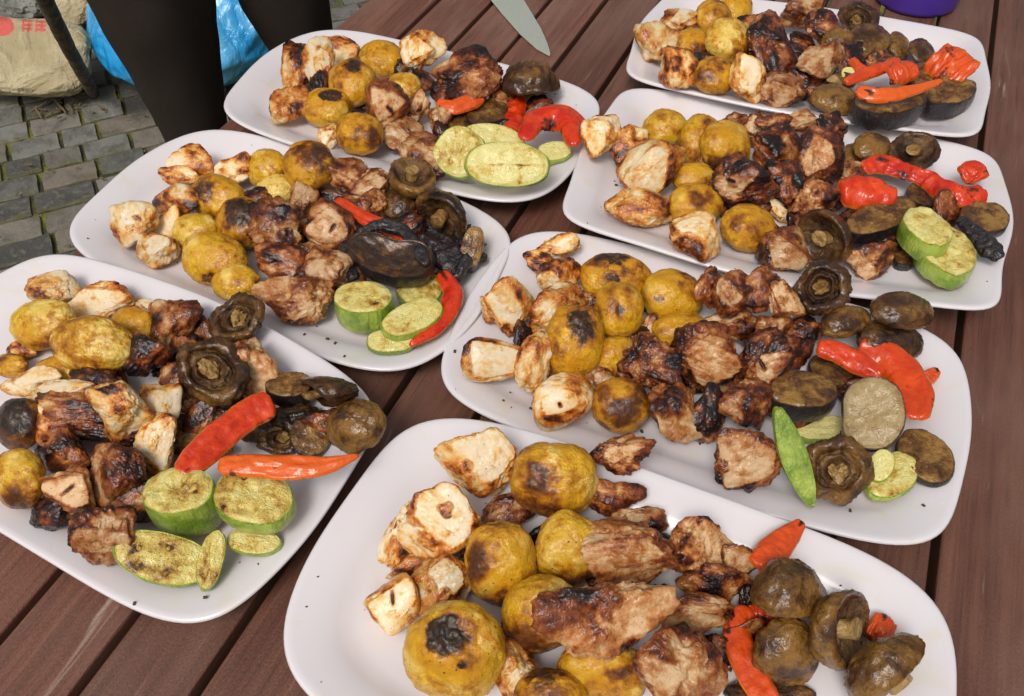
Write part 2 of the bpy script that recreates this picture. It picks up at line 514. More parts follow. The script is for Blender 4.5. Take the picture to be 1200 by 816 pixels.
PLATE_LABEL = {
 'A': 'white rounded plate with two broad pepper strips and thick zucchini, cut off by the picture',
 'B': 'white rounded plate with folded black eggplant, standing below the black trousers',
 'C': 'white rounded plate with three overlapping zucchini ovals, beside the knife',
 'D': 'white square-cornered plate with the shiny round red pepper bulb',
 'E': 'white rounded plate in the middle with a long pale green zucchini wedge',
 'F': 'white square-cornered plate beside the purple cup with two thick eggplant rounds',
 'G': 'white rounded plate at the front with the biggest charred potato',
}
def build_plate(key):
    p = PLATES[key]
    nu = 200
    ph = np.linspace(0, 2 * math.pi, nu, endpoint=False)
    rr = rho(p, ph)
    U, V = p[6] * rr * np.cos(ph), p[7] * rr * np.sin(ph)
    rings = []
    for prof in (list(reversed(BOT)), TOP):
        for de, z in prof:
            fu, fv = (p[6] - de) / p[6], (p[7] - de) / p[7]
            rings.append(np.stack([U * fu, V * fv, np.full(nu, z)], 1))
    for k in (.5, .02):
        q = rings[-1].copy() if k == .5 else rings[-2].copy()
        q[:, :2] *= k; q[:, 2] = WELL; rings.append(q)
    q = rings[0].copy(); q[:, :2] *= .02; rings.insert(0, q)
    v = np.concatenate(rings)
    c, s = math.cos(p[5]), math.sin(p[5])
    x, y = v[:, 0] * c - v[:, 1] * s, v[:, 0] * s + v[:, 1] * c
    z = v[:, 2] + tilt(p, x + p[3], y + p[4])
    v = np.stack([x, y, z], 1)
    n = len(rings)
    f = grid_faces(nu, n)
    f.append(tuple(reversed(range(nu)))); f.append(tuple((n - 1) * nu + i for i in range(nu)))
    o = mesh('serving_plate', v, f, M['plate'], None, (p[3], p[4], 0))
    tag(o, PLATE_LABEL[key], 'plate', 'white serving plates full of grilled food')
for k in PLATES: build_plate(k)

# ---------------------------------------------------------------- food builders
class Frame:
    """axes facing the camera at a food item's centre: x across the picture, y down it, z towards the camera"""
    def __init__(s, cx, cy, zc, ang=0):
        r = ray(cx, cy)
        t = (zc - CAMZ) / r[2]
        s.o = CAM + r * t
        s.px = t / FPX                                    # metres per photo pixel at that distance
        a = R(ang)
        X, D = np.array([1., 0, 0]), -UP
        s.X = math.cos(a) * X + math.sin(a) * D
        s.D = -math.sin(a) * X + math.cos(a) * D
        s.N = -r / np.linalg.norm(r)
    def put(s, q):                                        # q in photo pixels
        return s.o + s.px * (q[:, :1] * s.X + q[:, 1:2] * s.D + q[:, 2:3] * s.N)
    def vec(s, q): return q[0] * s.X + q[1] * s.D + q[2] * s.N

def settle(build, lift):
    """slide the item until its lowest point touches what is under it (plus lift, metres)"""
    zc = .03 + lift
    for k in range(12):
        v = build(zc)
        gap = np.min(v[:, 2] - surface(v[:, 0], v[:, 1])) - lift + .0006
        if abs(gap) < .0003 or (k > 5 and gap > 0): break
        zc -= gap                                         # late rounds only lift (an item may lean on a neighbouring rim)
    return v

SEED = [0]
def seed():
    SEED[0] += 1
    return np.array([SEED[0] * 3.71 % 97, SEED[0] * 7.13 % 89, SEED[0] * 1.93 % 83]), np.random.RandomState(1000 + SEED[0])
def lvl(w, h): return 6 if max(w, h) > 76 else 5 if max(w, h) > 24 else 4

def spots(d, lst, sd, soft=.35):
    out = np.zeros(len(d))
    for sx, sy, size, st in lst:
        z = math.sqrt(max(0, 1 - min(1, sx * sx + sy * sy)))
        c = np.array([sx, sy, z]); c /= np.linalg.norm(c)
        dist = np.arccos(np.clip(d @ c, -1, 1)) + .16 * fbm(d * 3 + sd + 5, 2)
        out = np.maximum(out, st * (1 - sstep(size * (1 - soft), size * (1 + soft), dist)))
    return out

def potato(cx, cy, w, h, ang, label, char=(), brown=.25, tone=.35, pale=.3, lift=0, deep=None, bspots=()):
    w, h = w * 1.06, h * 1.06
    sd, rs = seed()
    L = lvl(w, h)
    d = ICO[L][1]
    e = rs.uniform(2.0, 2.45)
    r = 1 / (np.abs(d) ** e).sum(1) ** (1 / e)
    r = r * (1 + .06 * fbm(d * 1.4 + sd, 2) + .022 * fbm(d * 4 + sd, 2) - .022 * np.maximum(0, ridged(d * np.array([3., 5., 3.]) + sd * 2, 2) - .4)
             + .010 * ridged((d + .25 * fbm(d * 2 + sd, 2)[:, None]) * np.array([5., 9., 7.]) + sd, 3))
    ch = spots(d, char, sd)
    r = r - .035 * ch + .02 * ch * fbm(d * 9 + sd, 2)
    q = d * r[:, None]
    q[:, :2] /= np.abs(q[:, :2]).max(0)
    dz = (deep or min(w, h) * .92) / 2
    q = q * np.array([w / 2, h / 2, dz])
    br = brown + .06 + .36 * fbm(d * 1.5 + sd + 3, 3) + .20 * sstep(.55, .05, d[:, 2]) * (.5 + fbm(d * 2 + sd + 6, 2)) + spots(d, bspots, sd + 8, .5) + .25 * ch + .35 * spots(d, [(a_, b_, c_ * 1.5, e_) for a_, b_, c_, e_ in char], sd, .6)
    pl = pale + .35 * fbm(d * 1.8 + sd + 9, 2)
    v = settle(lambda z: Frame(cx, cy, z, ang).put(q), lift)
    o0 = v.mean(0); o0[2] = v[:, 2].min()
    o = ball_mesh('roast_potato', L, v - o0, dict(char=ch, brown=br, tone=tone, pale=pl), M['potato'], o0)
    tag(o, label, 'potato', 'roast potatoes')

def chunk(kind, cx, cy, w, h, ang, label, cut=None, sear=.35, char=(), lift=0, deep=None, slit=None, rnd=None, rough=1.0, facet=True):
    k_ = 1.22 if 'two pepper strips' in label else 1.12
    w, h = w * k_, h * k_
    sd, rs = seed()
    L = lvl(w, h)
    d = ICO[L][1]
    # random rotation of a box plus corner cuts
    A, _ = np.linalg.qr(rs.normal(size=(3, 3)))
    A = np.eye(3) * .9 + .55 * A
    A, _ = np.linalg.qr(A)
    if cut is not None:
        f = np.array([cut[0], cut[1], math.sqrt(max(.05, 1 - min(.95, cut[0] ** 2 + cut[1] ** 2)))])
    else:
        f = np.array([rs.uniform(-.35, .35), rs.uniform(-.5, .1), 1.])
    f /= np.linalg.norm(f)
    P = [f]; H = [rs.uniform(.72, .84) if kind == 'm' else rs.uniform(.66, .78)]
    for i in range(3):
        for s_ in (1, -1):
            n_ = A[:, i] * s_ + rs.normal(size=3) * .22
            n_ /= np.linalg.norm(n_)
            if n_ @ f > .80: continue
            P.append(n_); H.append(rs.uniform(.74, .92))
    for i in range(5):
        n_ = rs.normal(size=3); n_ /= np.linalg.norm(n_)
        if n_ @ f > .86: continue
        P.append(n_); H.append(rs.uniform(.84, 1.0))
    P = np.array(P); H = np.array(H)
    T = np.maximum(d @ P.T / H, 0)
    k = rnd or (rs.uniform(4.2, 6.5) if kind == 'c' else rs.uniform(3.6, 6))
    r = (T ** k).sum(1) ** (-1 / k)
    srt = np.sort(T, 1)
    edge = np.exp(-(srt[:, -1] - srt[:, -2]) / .07)
    front = T.argmax(1) == 0
    fr = sstep(-.07, .12, T[:, 0] - np.sort(np.delete(T, 0, 1), 1)[:, -1])
    lump = fbm(d * 2.2 + sd, 3)
    fib = ridged(d @ A * np.array([2.2, 7., 7.]) + sd * .7, 3)      # muscle fibres run along one axis
    big_ = .14 if kind == 'm' else .10
    r = r * (1 + rough * (big_ * lump * (1 - .6 * fr) + (.040 if kind == 'm' else .026) * fib * (1 - .3 * fr) + .014 * fbm(d * 14 + sd, 2)))
    for i in range(3):                                    # torn dents
        n_ = rs.normal(size=3); n_ /= np.linalg.norm(n_)
        if cut is not None and n_ @ f > .6: continue
        r = r * (1 - rough * rs.uniform(.05, .16) * np.exp(-((1 - d @ n_) / .07)))
    q = d * r[:, None]
    q[:, :2] -= (q[:, :2].max(0) + q[:, :2].min(0)) / 2
    q[:, :2] /= np.abs(q[:, :2]).max(0)
    q[:, 2] /= np.abs(q[:, 2]).max()
    se = sear + (.06 if kind == 'm' else .07) + .07 * edge + .40 * fbm(d * 1.5 + sd + 2, 3) + .12 * lump - .07 * fib
    if cut is not None:
        se = se * (1 - fr) + fr * ((.15 if kind == 'm' else .10) + .06 * edge + .24 * fbm(d * 2.2 + sd, 3) - .09 * fib + .16 * max(0, sear - .35))
        se = se + .20 * np.exp(-((T[:, 0] - np.sort(np.delete(T, 0, 1), 1)[:, -1]) / .08) ** 2) * (.6 + .6 * fbm(d * 2.5 + sd, 2))
    se = np.maximum(se, spots(d, char, sd, .45) * (.85 + .3 * fbm(d * 7 + sd, 2)))
    if slit is not None:
        sx, sy, sa, sl = slit
        a = R(sa)
        uu = (q[:, 0] - sx) * math.cos(a) + (q[:, 1] - sy) * math.sin(a)
        vv = -(q[:, 0] - sx) * math.sin(a) + (q[:, 1] - sy) * math.cos(a)
        g = np.exp(-(uu / sl) ** 4 - (vv / .055) ** 2) * (q[:, 2] > 0)
        se = se + 1.1 * g; q[:, 2] -= .10 * g
    dz = (deep or min(w, h) * .9) / 2
    q = q * np.array([w / 2, h / 2, dz])
    v = settle(lambda z: Frame(cx, cy, z, ang).put(q), lift)
    o0 = v.mean(0); o0[2] = v[:, 2].min()
    nm, mt, ct, gr = (('chicken_piece', 'chicken', 'chicken', 'grilled chicken pieces') if kind == 'c' else ('meat_chunk', 'meat', 'meat', 'grilled meat chunks'))
    o = ball_mesh(nm, L, v - o0, dict(sear=se), M[mt], o0)
    tag(o, label, ct, gr)

def lathe(prof, nu, seedv, amp, freq, rad=0.0):
    pr = np.array(prof)
    # resample along the profile
    seg = np.r_[0, np.cumsum(np.hypot(*np.diff(pr, axis=0).T))]
    s_ = np.linspace(0, seg[-1], max(10, int(len(prof) * 3.2)))
    rr, zz = np.interp(s_, seg, pr[:, 0]), np.interp(s_, seg, pr[:, 1])
    for _ in range(1):
        rr[1:-1] = .25 * rr[:-2] + .5 * rr[1:-1] + .25 * rr[2:]
        zz[1:-1] = .25 * zz[:-2] + .5 * zz[1:-1] + .25 * zz[2:]
    th = np.linspace(0, 2 * math.pi, nu, endpoint=False)
    v = np.stack([np.outer(rr, np.cos(th)), np.outer(rr, np.sin(th)), np.repeat(zz[:, None], nu, 1)], 2).reshape(-1, 3)
    if amp:
        v = v * (1 + amp * fbm(v * freq + seedv, 3))[:, None]
        v[:, 2] += amp * .6 * fbm(v * freq + seedv + 4, 2) * np.minimum(1, np.hypot(v[:, 0], v[:, 1]) * 2)
    if rad:
        tt = np.arctan2(v[:, 1], v[:, 0])
        v[:, 2] += rad * np.sin(tt * 34 + 3 * noise(v * 2 + seedv)) * np.hypot(v[:, 0], v[:, 1])
    f = grid_faces(nu, len(rr))
    return v, f

def mushroom(cx, cy, w, h, ang, label, axis=(0, -.67, .74), lift=0, tone=.5, form='cap', stem=.45, squash=1.0, amp=.055):
    """axis points out of the top of the cap; form: cap (domed), curl (underside with a rolled rim)"""
    w, h = w * 1.10, h * 1.10
    sd, rs = seed()
    big = max(w, h) > 50
    nu = 72 if big else 48
    if form == 'cap':
        cap = [(.0, .62), (.3, .60), (.58, .50), (.80, .32), (.95, .10), (1.0, -.06), (.97, -.18), (.88, -.22), (.78, -.15)]
        gil = [(.80, -.16), (.66, -.06), (.48, .0), (.30, .0), (.24, .05)]
        stm = [(.24, .05), (.25, -.2), (.29, -.2 - stem * .6), (.30, -.15 - stem), (.22, -.2 - stem), (0, -.19 - stem)]
    else:
        cap = [(.0, .30), (.4, .28), (.72, .18), (.92, .0), (1.0, -.2), (.98, -.38), (.88, -.50), (.74, -.54), (.64, -.48), (.59, -.36)]
        gil = [(.60, -.38), (.55, -.32), (.50, -.40), (.44, -.48), (.37, -.44), (.33, -.32), (.26, -.26), (.18, -.24)]
        stm = [(.24, -.15), (.26, -.30), (.25, -.42), (.18, -.48), (.09, -.44), (0, -.40)]
    vs, fs = [], []
    for pf, am, fq, rd in ((cap, amp, 1.7, .0), (gil, amp, 2.0, .04), (stm, .07, 3.0, .0)):
        v, f = lathe(pf, nu, sd, am, fq, rd)
        vs.append(v); fs.append(f)
    n0 = len(vs[0])
    for j_ in (0, 1):
        wr = ridged(vs[j_] * np.array([4., 4., 5.]) + sd, 3)
        vs[j_] = vs[j_] * (1 + (.065 if form != 'cap' else .034) * wr + (.03 if form != 'cap' else .017) * ridged(vs[j_] * 9 + sd, 2))[:, None]
    if form != 'cap':
        off = rs.uniform(-.20, .20, 2)
        for q_ in vs:                                     # the middle sits off centre and the rim rolls in unevenly
            rr_ = np.hypot(q_[:, 0], q_[:, 1]); tt_ = np.arctan2(q_[:, 1], q_[:, 0])
            q_[:, :2] += off * np.clip(1.1 - rr_, 0, 1)[:, None]
            q_[:, 2] += (.16 * np.sin(tt_ + sd[0]) + .10 * np.sin(2 * tt_ + sd[1])) * np.clip(rr_, 0, 1) * (q_[:, 2] < .1)
            q_[:, :2] *= (1 + .07 * np.sin(2 * tt_ + sd[2]) + .05 * np.sin(5 * tt_ + sd[0]))[:, None]
        vs[2] = vs[2] * (1 + .38 * fbm(vs[2] * 4 + sd, 3))[:, None]; vs[2][:, :2] *= 1.1
    V = np.concatenate(vs)
    V[:, 2] *= squash
    a = np.array(axis, float); a /= np.linalg.norm(a)
    t = np.array([1., 0, 0]) if abs(a[0]) < .8 else np.array([0, 1., 0])
    x = np.cross(t, a); x /= np.linalg.norm(x)
    y = np.cross(a, x)
    q = V[:, :1] * x + V[:, 1:2] * y + V[:, 2:3] * a
    q -= (q.max(0) + q.min(0)) / 2
    ex = np.abs(q).max(0)
    q = q / ex * np.array([w / 2, h / 2, (w / 2 / ex[0] + h / 2 / ex[1]) / 2 * ex[2]])
    v = settle(lambda z: Frame(cx, cy, z, ang).put(q), lift)
    o0 = v.mean(0); o0[2] = v[:, 2].min()
    root = empty('grilled_mushroom', o0)
    tag(root, label, 'mushroom', 'grilled mushrooms')
    k = 0
    # the handedness of the camera-facing axes is flipped (y runs down), so the faces are turned round
    for nm, mt, vv, ff in zip(('cap', 'gills', 'stem'), ('cap', 'gills', 'stem'), vs, fs):
        n = len(vv)
        mesh(nm, v[k:k + n] - o0, ff, M[mt], root, None, dict(tone=tone + .25 * noise(vv * 2 + sd)))
        k += n

def slab(kind, cx, cy, w, h, ang, thick, label, lean=0.0, side=0.0, lift=0, sear=.3, grill=(), exp=2.2, pale=False, skinface=False, wob=.05, curl=0.0, bite=None):
    """a slice: an oval cut face w x h pixels in the picture, turned between lying flat (lean 0) and facing the camera (lean 1)"""
    sd, rs = seed()
    nu, nr = (64, 12)
    th = np.linspace(0, 2 * math.pi, nu, endpoint=False)
    e = exp
    R0 = 1 / (np.abs(np.cos(th)) ** e + np.abs(np.sin(th)) ** e) ** (1 / e)
    R0 = R0 * (1 + wob * fbm(np.stack([np.cos(th) * 1.2, np.sin(th) * 1.2, th * 0], 1) + sd, 2))
    if bite is not None:
        R0 = R0 * (1 - bite[1] * np.exp(-((np.mod(th - R(bite[0]) + math.pi, 2 * math.pi) - math.pi) / .5) ** 2))
    rings = np.linspace(1, .0, nr) ** .8
    ux = (R0 * np.cos(th))[None] * rings[:, None]; uy = (R0 * np.sin(th))[None] * rings[:, None]
    rad = np.repeat(rings[:, None], nu, 1)
    P2 = np.stack([ux, uy, 0 * ux], 2).reshape(-1, 3)
    rad = rad.ravel()
    hz = .05 * fbm(P2 * 2.2 + sd, 3) + .035 * ridged(P2 * 3.5 + sd, 2) - .10 * sstep(.86, 1, rad) + curl * rad ** 2
    nb = 7
    def build(zc):
        F = Frame(cx, cy, zc, ang)
        upc = np.array([0, 0, 1.])
        n = upc * (1 - lean) + F.N * lean + F.X * side
        n /= np.linalg.norm(n)
        def onplane(dx, dy):                              # where the ray through a picture offset meets the face plane
            tgt = F.o + F.px * (dx * F.X + dy * F.D)
            r = tgt - CAM
            return CAM + r * (((F.o - CAM) @ n) / (r @ n)) - F.o
        a_, b_ = (onplane(w / 2, 0) - onplane(-w / 2, 0)) / 2, (onplane(0, h / 2) - onplane(0, -h / 2)) / 2
        T = thick * F.px
        sc = min(np.linalg.norm(a_), np.linalg.norm(b_))
        top = F.o + P2[:, :1] * a_ + P2[:, 1:2] * b_ + (hz * sc)[:, None] * n
        bot = top - n * T * 1.0
        bot = bot + (F.o - bot + 0 * bot) * 0
        band = []
        for j in range(nb):
            t = j / (nb - 1)
            bul = 1.0 + .045 * math.sin(math.pi * t)
            c_ = top[:nu] * (1 - t) + bot[:nu] * t
            base = F.o - n * T * t
            wv = .02 * fbm(np.stack([np.cos(th) * 4, np.sin(th) * 4, th * 0 + t * 1.2], 1) + sd, 2)
            band.append(base + (c_ - base) * (bul + (wv * (0 < j < nb - 1)))[:, None])
        return np.concatenate([top, bot] + band)
    v = settle(build, lift)
    o0 = v.mean(0); o0[2] = v[:, 2].min()
    nt_ = nu * nr
    se = sear * .8 + .25 * fbm(P2 * 1.6 + sd + 5, 2)
    for gx, gy, ga, gl in grill:                          # a bar mark across the face
        a = R(ga)
        uu = (P2[:, 0] - gx) * math.cos(a) + (P2[:, 1] - gy) * math.sin(a)
        vv = -(P2[:, 0] - gx) * math.sin(a) + (P2[:, 1] - gy) * math.cos(a)
        se = se + .7 * np.exp(-(vv / .05) ** 2 - (uu / gl) ** 6)
    ed = sstep(.90, 1.0, rad)
    root = empty('zucchini_slice' if kind == 'z' else 'eggplant_slice', o0)
    tag(root, label, 'zucchini' if kind == 'z' else 'eggplant', 'grilled zucchini slices' if kind == 'z' else 'grilled eggplant slices')
    fm = M['zuc_flesh'] if kind == 'z' else (M['egg_grey'] if pale else M['egg_flesh'])
    if skinface: fm = M['zuc_skin']
    ft = grid_faces(nu, nr, flip=True)
    fb = grid_faces(nu, nr, off=nt_)
    fs_ = [(i, nt_ + i, nt_ + (i + 1) % nu, (i + 1) % nu) for i in range(nu)]
    mesh('flesh', v[:2 * nt_] - o0, ft + fb + fs_, fm, root, None, dict(sear=np.r_[se, se], edge=np.r_[ed, ed], seed=np.tile(sstep(.15, .3, rad) * (1 - sstep(.60, .74, rad)), 2)))
    mesh('skin', v[2 * nt_:] - o0, grid_faces(nu, nb), M['zuc_skin' if kind == 'z' else 'egg_skin'], root, None, {})

def strip(kind, pts, label, ws, lift=0, hump=None, side=1, tone=0.0, char=(), arch=.35, twist=0.0, wav=.06):
    """a curved strip of pepper (or eggplant skin) along pixels pts, widths ws in pixels; hump lifts points (m)"""
    sd, rs = seed()
    n, nu = 44, 15
    P_ = np.array(pts, float)
    seg = np.r_[0, np.cumsum(np.hypot(*np.diff(P_, axis=0).T))]
    s_ = np.linspace(0, seg[-1], n)
    def rs_(a):
        b = np.interp(s_, seg, a)
        for _ in range(10): b[1:-1] = .25 * b[:-2] + .5 * b[1:-1] + .25 * b[2:]
        return b
    X, Y = rs_(P_[:, 0]), rs_(P_[:, 1])
    W = rs_(np.array(ws, float) if hasattr(ws, '__len__') else np.full(len(pts), float(ws)))
    Hm = rs_(np.array(hump, float)) if hump is not None else np.zeros(n)
    t = s_ / seg[-1]
    endf = np.clip(np.minimum(t, 1 - t) / .045, 0, 1) ** .5
    W = W * (.5 + .5 * endf) * (1 + wav * fbm(np.stack([t * 6, t * 0, t * 0], 1) + sd, 2))
    u = np.linspace(-1, 1, nu)
    def build(zc):
        c = np.array([at(x, y, zc + hm) for x, y, hm in zip(X, Y, Hm)])
        T = np.gradient(c, axis=0); T /= np.linalg.norm(T, axis=1, keepdims=True)
        Nv = CAM - c; Nv /= np.linalg.norm(Nv, axis=1, keepdims=True)
        Nv = Nv * .6 + np.array([0, 0, .4])
        Nv -= (Nv * T).sum(1, keepdims=True) * T; Nv /= np.linalg.norm(Nv, axis=1, keepdims=True)
        B = np.cross(T, Nv)
        a = twist * (t - .5)
        B, Nv = B * np.cos(a)[:, None] + Nv * np.sin(a)[:, None], Nv * np.cos(a)[:, None] - B * np.sin(a)[:, None]
        px = np.linalg.norm(c - CAM, axis=1) / FPX * .93
        hw = W / 2 * px
        out = []
        uu = np.r_[u, u[::-1]]
        inn = np.r_[np.zeros(nu), np.ones(nu)]
        th = .0032
        nz = fbm(np.stack([np.repeat(t[:, None] * 5, 2 * nu, 1), np.repeat(uu[None] * 1.5, n, 0), 0 * np.repeat(uu[None], n, 0)], 2).reshape(-1, 3) + sd, 3).reshape(n, 2 * nu)
        tw = np.repeat(t[:, None], 2 * nu, 1).ravel()
        nz = nz + min(1.2, 9 * wav) * ridged(np.stack([tw * 9, np.tile(uu, n) * 1.1, 0 * tw], 1) + sd, 2).reshape(n, 2 * nu)
        bow = side * arch * .50 * (1 - uu ** 2)
        for i in range(n):
            hgt = bow * hw[i] + nz[i] * hw[i] * .12 + (np.where(inn > 0, -1, 1) * th / 2 * np.minimum(1, (1.02 - uu ** 2) * 3) * min(1, .4 + endf[i])) * (1 if side > 0 else 1)
            out.append(c[i] + np.outer(uu * hw[i], B[i]) + np.outer(hgt, Nv[i]))
        return np.concatenate(out)
    v = settle(build, lift)
    o0 = v.mean(0); o0[2] = v[:, 2].min()
    m_ = 2 * nu
    f = grid_faces(m_, n)
    f.append(tuple(reversed(range(m_)))); f.append(tuple((n - 1) * m_ + i for i in range(m_)))
    inn = np.tile(np.r_[np.zeros(nu), np.ones(nu)], n)
    if side < 0: inn = 1 - inn
    tt = np.repeat(t, m_); ut = np.tile(np.r_[u, u[::-1]], n)
    inn = np.maximum(inn, .8 * sstep(.84, .95, np.abs(ut)))    # the cut edges show the paler flesh
    ch = np.zeros(len(v))
    for ct, cu, size, st in char: ch = np.maximum(ch, st * np.exp(-(((tt - ct) * 2.2) ** 2 + ((ut - cu) * .7) ** 2) / size ** 2))
    ch = ch + .22 * np.abs(ut) ** 4 + .10 * wav / .06 * .5 + .10 * fbm(np.stack([tt * 5, ut * 1.2, 0 * tt], 1) + sd, 2)
    if kind == 'p':
        o = mesh('pepper_strip', v - o0, f, M['pepper'], None, o0, dict(inner=inn, char=ch, tone=tone))
        tag(o, label, 'pepper', 'grilled red pepper strips')
    else:
        o = mesh('eggplant_strip', v - o0, f, M['egg_skin'], None, o0, {})
        tag(o, label, 'eggplant', 'grilled eggplant slices')

PLACE = ''
ITEMS = []
def note(x, y, label):
    ITEMS.append((x, y, label))
    return label + PLACE
def mid(pts): return pts[len(pts) // 2]
def pot(cx, cy, w, h, ang, label, **k): potato(cx, cy, w, h, ang, note(cx, cy, label), **k)
def chk(cx, cy, w, h, ang, label, **k): chunk('c', cx, cy, w, h, ang, note(cx, cy, label), **k)
def mea(cx, cy, w, h, ang, label, **k): chunk('m', cx, cy, w, h, ang, note(cx, cy, label), **k)
def msh(cx, cy, w, h, ang, label, **k): mushroom(cx, cy, w, h, ang, note(cx, cy, label), **k)
def zuc(cx, cy, w, h, ang, th, label, **k): slab('z', cx, cy, w, h, ang, th, note(cx, cy, label), **k)
def egg(cx, cy, w, h, ang, th, label, **k): slab('e', cx, cy, w, h, ang, th, note(cx, cy, label), **k)
def pep(pts, ws, label, **k): strip('p', pts, note(*mid(pts), label), ws, **k)
def esk(pts, ws, label, **k): strip('e', pts, note(*mid(pts), label), ws, **k)
UPV = (0, -.67, .74)
AWAY = (0, .3, -1)

# ---------------------------------------------------------------- the food, plate by plate (positions and sizes in pixels of the 1200 x 816 photograph)
PLACE = ', plate with two pepper strips'
chk(62, 337, 56, 34, 0, 'small crispy chicken piece with a black blister, by the rim', sear=.22, char=[(-.5, .3, .5, .9)])
chk(117, 352, 78, 38, -4, 'golden chicken piece with a white end, beyond the biggest potato', sear=.36, cut=(-.7, .2))
pot(51, 381, 77, 58, -12, 'yellow potato nearest the small crispy chicken', tone=.2, brown=.28, pale=.65, bspots=[(.2, .8, .6, .5)])
pot(109, 405, 98, 68, 6, 'biggest potato with pale flaky skin on top', tone=.3, brown=.22, pale=.8, lift=.012, bspots=[(.1, .85, .5, .5)])
pot(156, 384, 52, 46, 0, 'smooth amber potato half hidden behind the biggest potato', tone=.8, brown=.25, pale=.2)
chk(173, 361, 28, 18, 20, 'tiny pale chicken scrap beside a pinkish meat lump', sear=.1, cut=(0, -.2))
mea(200, 379, 52, 60, 20, 'pinkish brown meat lump between potato and mushroom', sear=.42, rough=.8)
msh(277, 373, 62, 58, 0, 'wrinkled brown mushroom nearest the next plate', axis=(.25, .35, -.8), form='curl', tone=.55, lift=.004)
mea(237, 385, 34, 28, 0, 'small dark red meat scrap between two mushrooms', sear=.6)
msh(250, 435, 84, 76, 8, 'large mushroom turned gills up with a pale rolled inner ring', axis=(.1, .25, -1), form='curl', tone=.5, lift=.022)
mea(170, 421, 48, 44, 30, 'nearly black blistered meat lump next to the biggest potato', sear=.72, lift=.014)
mea(298, 431, 52, 60, 10, 'tan meat chunk with an orange top, beside the gills-up mushroom', sear=.22, cut=(.1, .25), lift=.006)
egg(338, 449, 54, 30, -4, 20, 'small eggplant round with shiny black side', sear=.35, lift=.006)
msh(387, 458, 62, 36, -8, 'tipped mushroom showing its round tan stem end', axis=(.9, -.25, -.1), tone=.35, stem=.25, lift=.004)
msh(417, 500, 64, 62, 10, 'bronze mushroom overhanging the rim', axis=(-.35, -.3, .8), tone=.75, lift=.004)
msh(345, 490, 58, 34, -8, 'flat shrivelled dark mushroom behind the red strip', axis=(0, -.5, .8), tone=.3, amp=.16)
msh(327, 517, 50, 34, 0, 'hollow brown mushroom showing a ring, above the orange strip', axis=(0, .3, -1), form='curl', tone=.55)
egg(363, 511, 46, 44, 60, 10, 'eggplant piece with a thin black edge, beside the bronze mushroom', sear=.4, lean=.5)
pot(12, 429, 42, 28, 0, 'small potato end poking out at the plate side', tone=.5, brown=.4)
pot(72, 438, 64, 40, 0, 'potato squeezed under the biggest one', tone=.3, brown=.3, pale=.4)
chk(25, 412, 30, 20, 0, 'small browned chicken crumb under the yellow potato', sear=.5)
chk(36, 447, 62, 28, -10, 'flat creamy chicken slice', sear=.16, cut=(0, -.3), lift=.012)
chk(72, 464, 74, 34, -8, 'white chicken slice with brown underside', sear=.2, cut=(.0, -.35), lift=.014)
pot(22, 497, 54, 60, 0, 'potato covered in grey black blistered char', tone=.5, brown=.7, char=[(-.2, -.4, .9, 1), (.3, .1, .6, .7)], lift=.008)
chk(140, 482, 76, 58, 20, 'chunky chicken piece with a glossy black burnt end', sear=.30, char=[(-.45, -.55, .42, 1.0)], lift=.022)
chk(188, 470, 48, 50, 45, 'grey tan chicken piece wedged beside the gills-up mushroom', sear=.34, cut=(.5, -.2), lift=.02)
mea(92, 492, 92, 54, 10, 'glossy brown meat chunk in the thick of the pile', sear=.56, lift=.008)
mea(77, 528, 50, 46, 0, 'dark red meat chunk above the slit one', sear=.62, lift=.010)
mea(165, 508, 76, 56, 10, 'dark brown meat chunk under the burnt-ended chicken', sear=.62)
pot(22, 561, 64, 68, 0, 'potato with yellow top and speckled brown base', tone=.15, brown=.3, pale=.6, bspots=[(.1, .8, .7, .7)], lift=.004)
mea(80, 576, 58, 54, 10, 'pale cut meat chunk with a skewer slit', sear=.30, cut=(-.1, -.1), slit=(-.02, -.05, -52, .28), lift=.006)
mea(57, 602, 42, 36, -20, 'small blackened meat corner sticking out below the slit chunk', sear=.78)
mea(135, 557, 66, 66, 30, 'pinkish tan glossy meat chunk between slit chunk and zucchini', sear=.40, lift=.010)
mea(124, 625, 64, 74, 60, 'pale streaked meat chunk at the lower zucchini', sear=.38, cut=(.35, .3))
chk(184, 520, 44, 64, 25, 'white torn chicken strip behind the zucchini', sear=.22, cut=(.2, -.2), lift=.008)
mea(227, 472, 44, 26, 10, 'curved pale fatty meat scrap under the gills-up mushroom', sear=.14, cut=(0, -.2), lift=.008)
egg(218, 508, 52, 46, 20, 12, 'eggplant piece with a black rim tucked under the red strip', sear=.5, lift=.004, lean=.3)
zuc(190, 653, 118, 60, 14, 12, 'browned oval zucchini slice at the bottom of the stack', lean=.75, sear=.62)
zuc(247, 655, 30, 70, 14, 14, 'olive zucchini slice standing on edge', lean=.8, sear=.6)
zuc(297, 634, 62, 30, 4, 10, 'pale zucchini slice peeking out under the big green round', lean=.3, sear=.3)
zuc(296, 580, 92, 66, 6, 24, 'big zucchini round with browned face under the orange strip', sear=.48, lift=.012, lean=.1)
zuc(207, 574, 84, 54, -8, 62, 'tall zucchini block with bright green side', sear=.5, lift=.010, lean=.12)
strip('p', [(211, 556), (228, 540), (262, 508), (296, 482), (320, 472)], 'broad glossy red pepper strip lying over the mushrooms' + PLACE, [28, 38, 40, 40, 34], lift=.034, tone=.12, arch=.30, char=[(.06, .2, .12, .6)])
strip('p', [(256, 545), (300, 546), (345, 549), (385, 546), (421, 534)], 'long orange pepper strip tapering to a point' + PLACE, [24, 30, 31, 22, 7], lift=.030, tone=.8, arch=.22, char=[(.0, .0, .10, .5)])

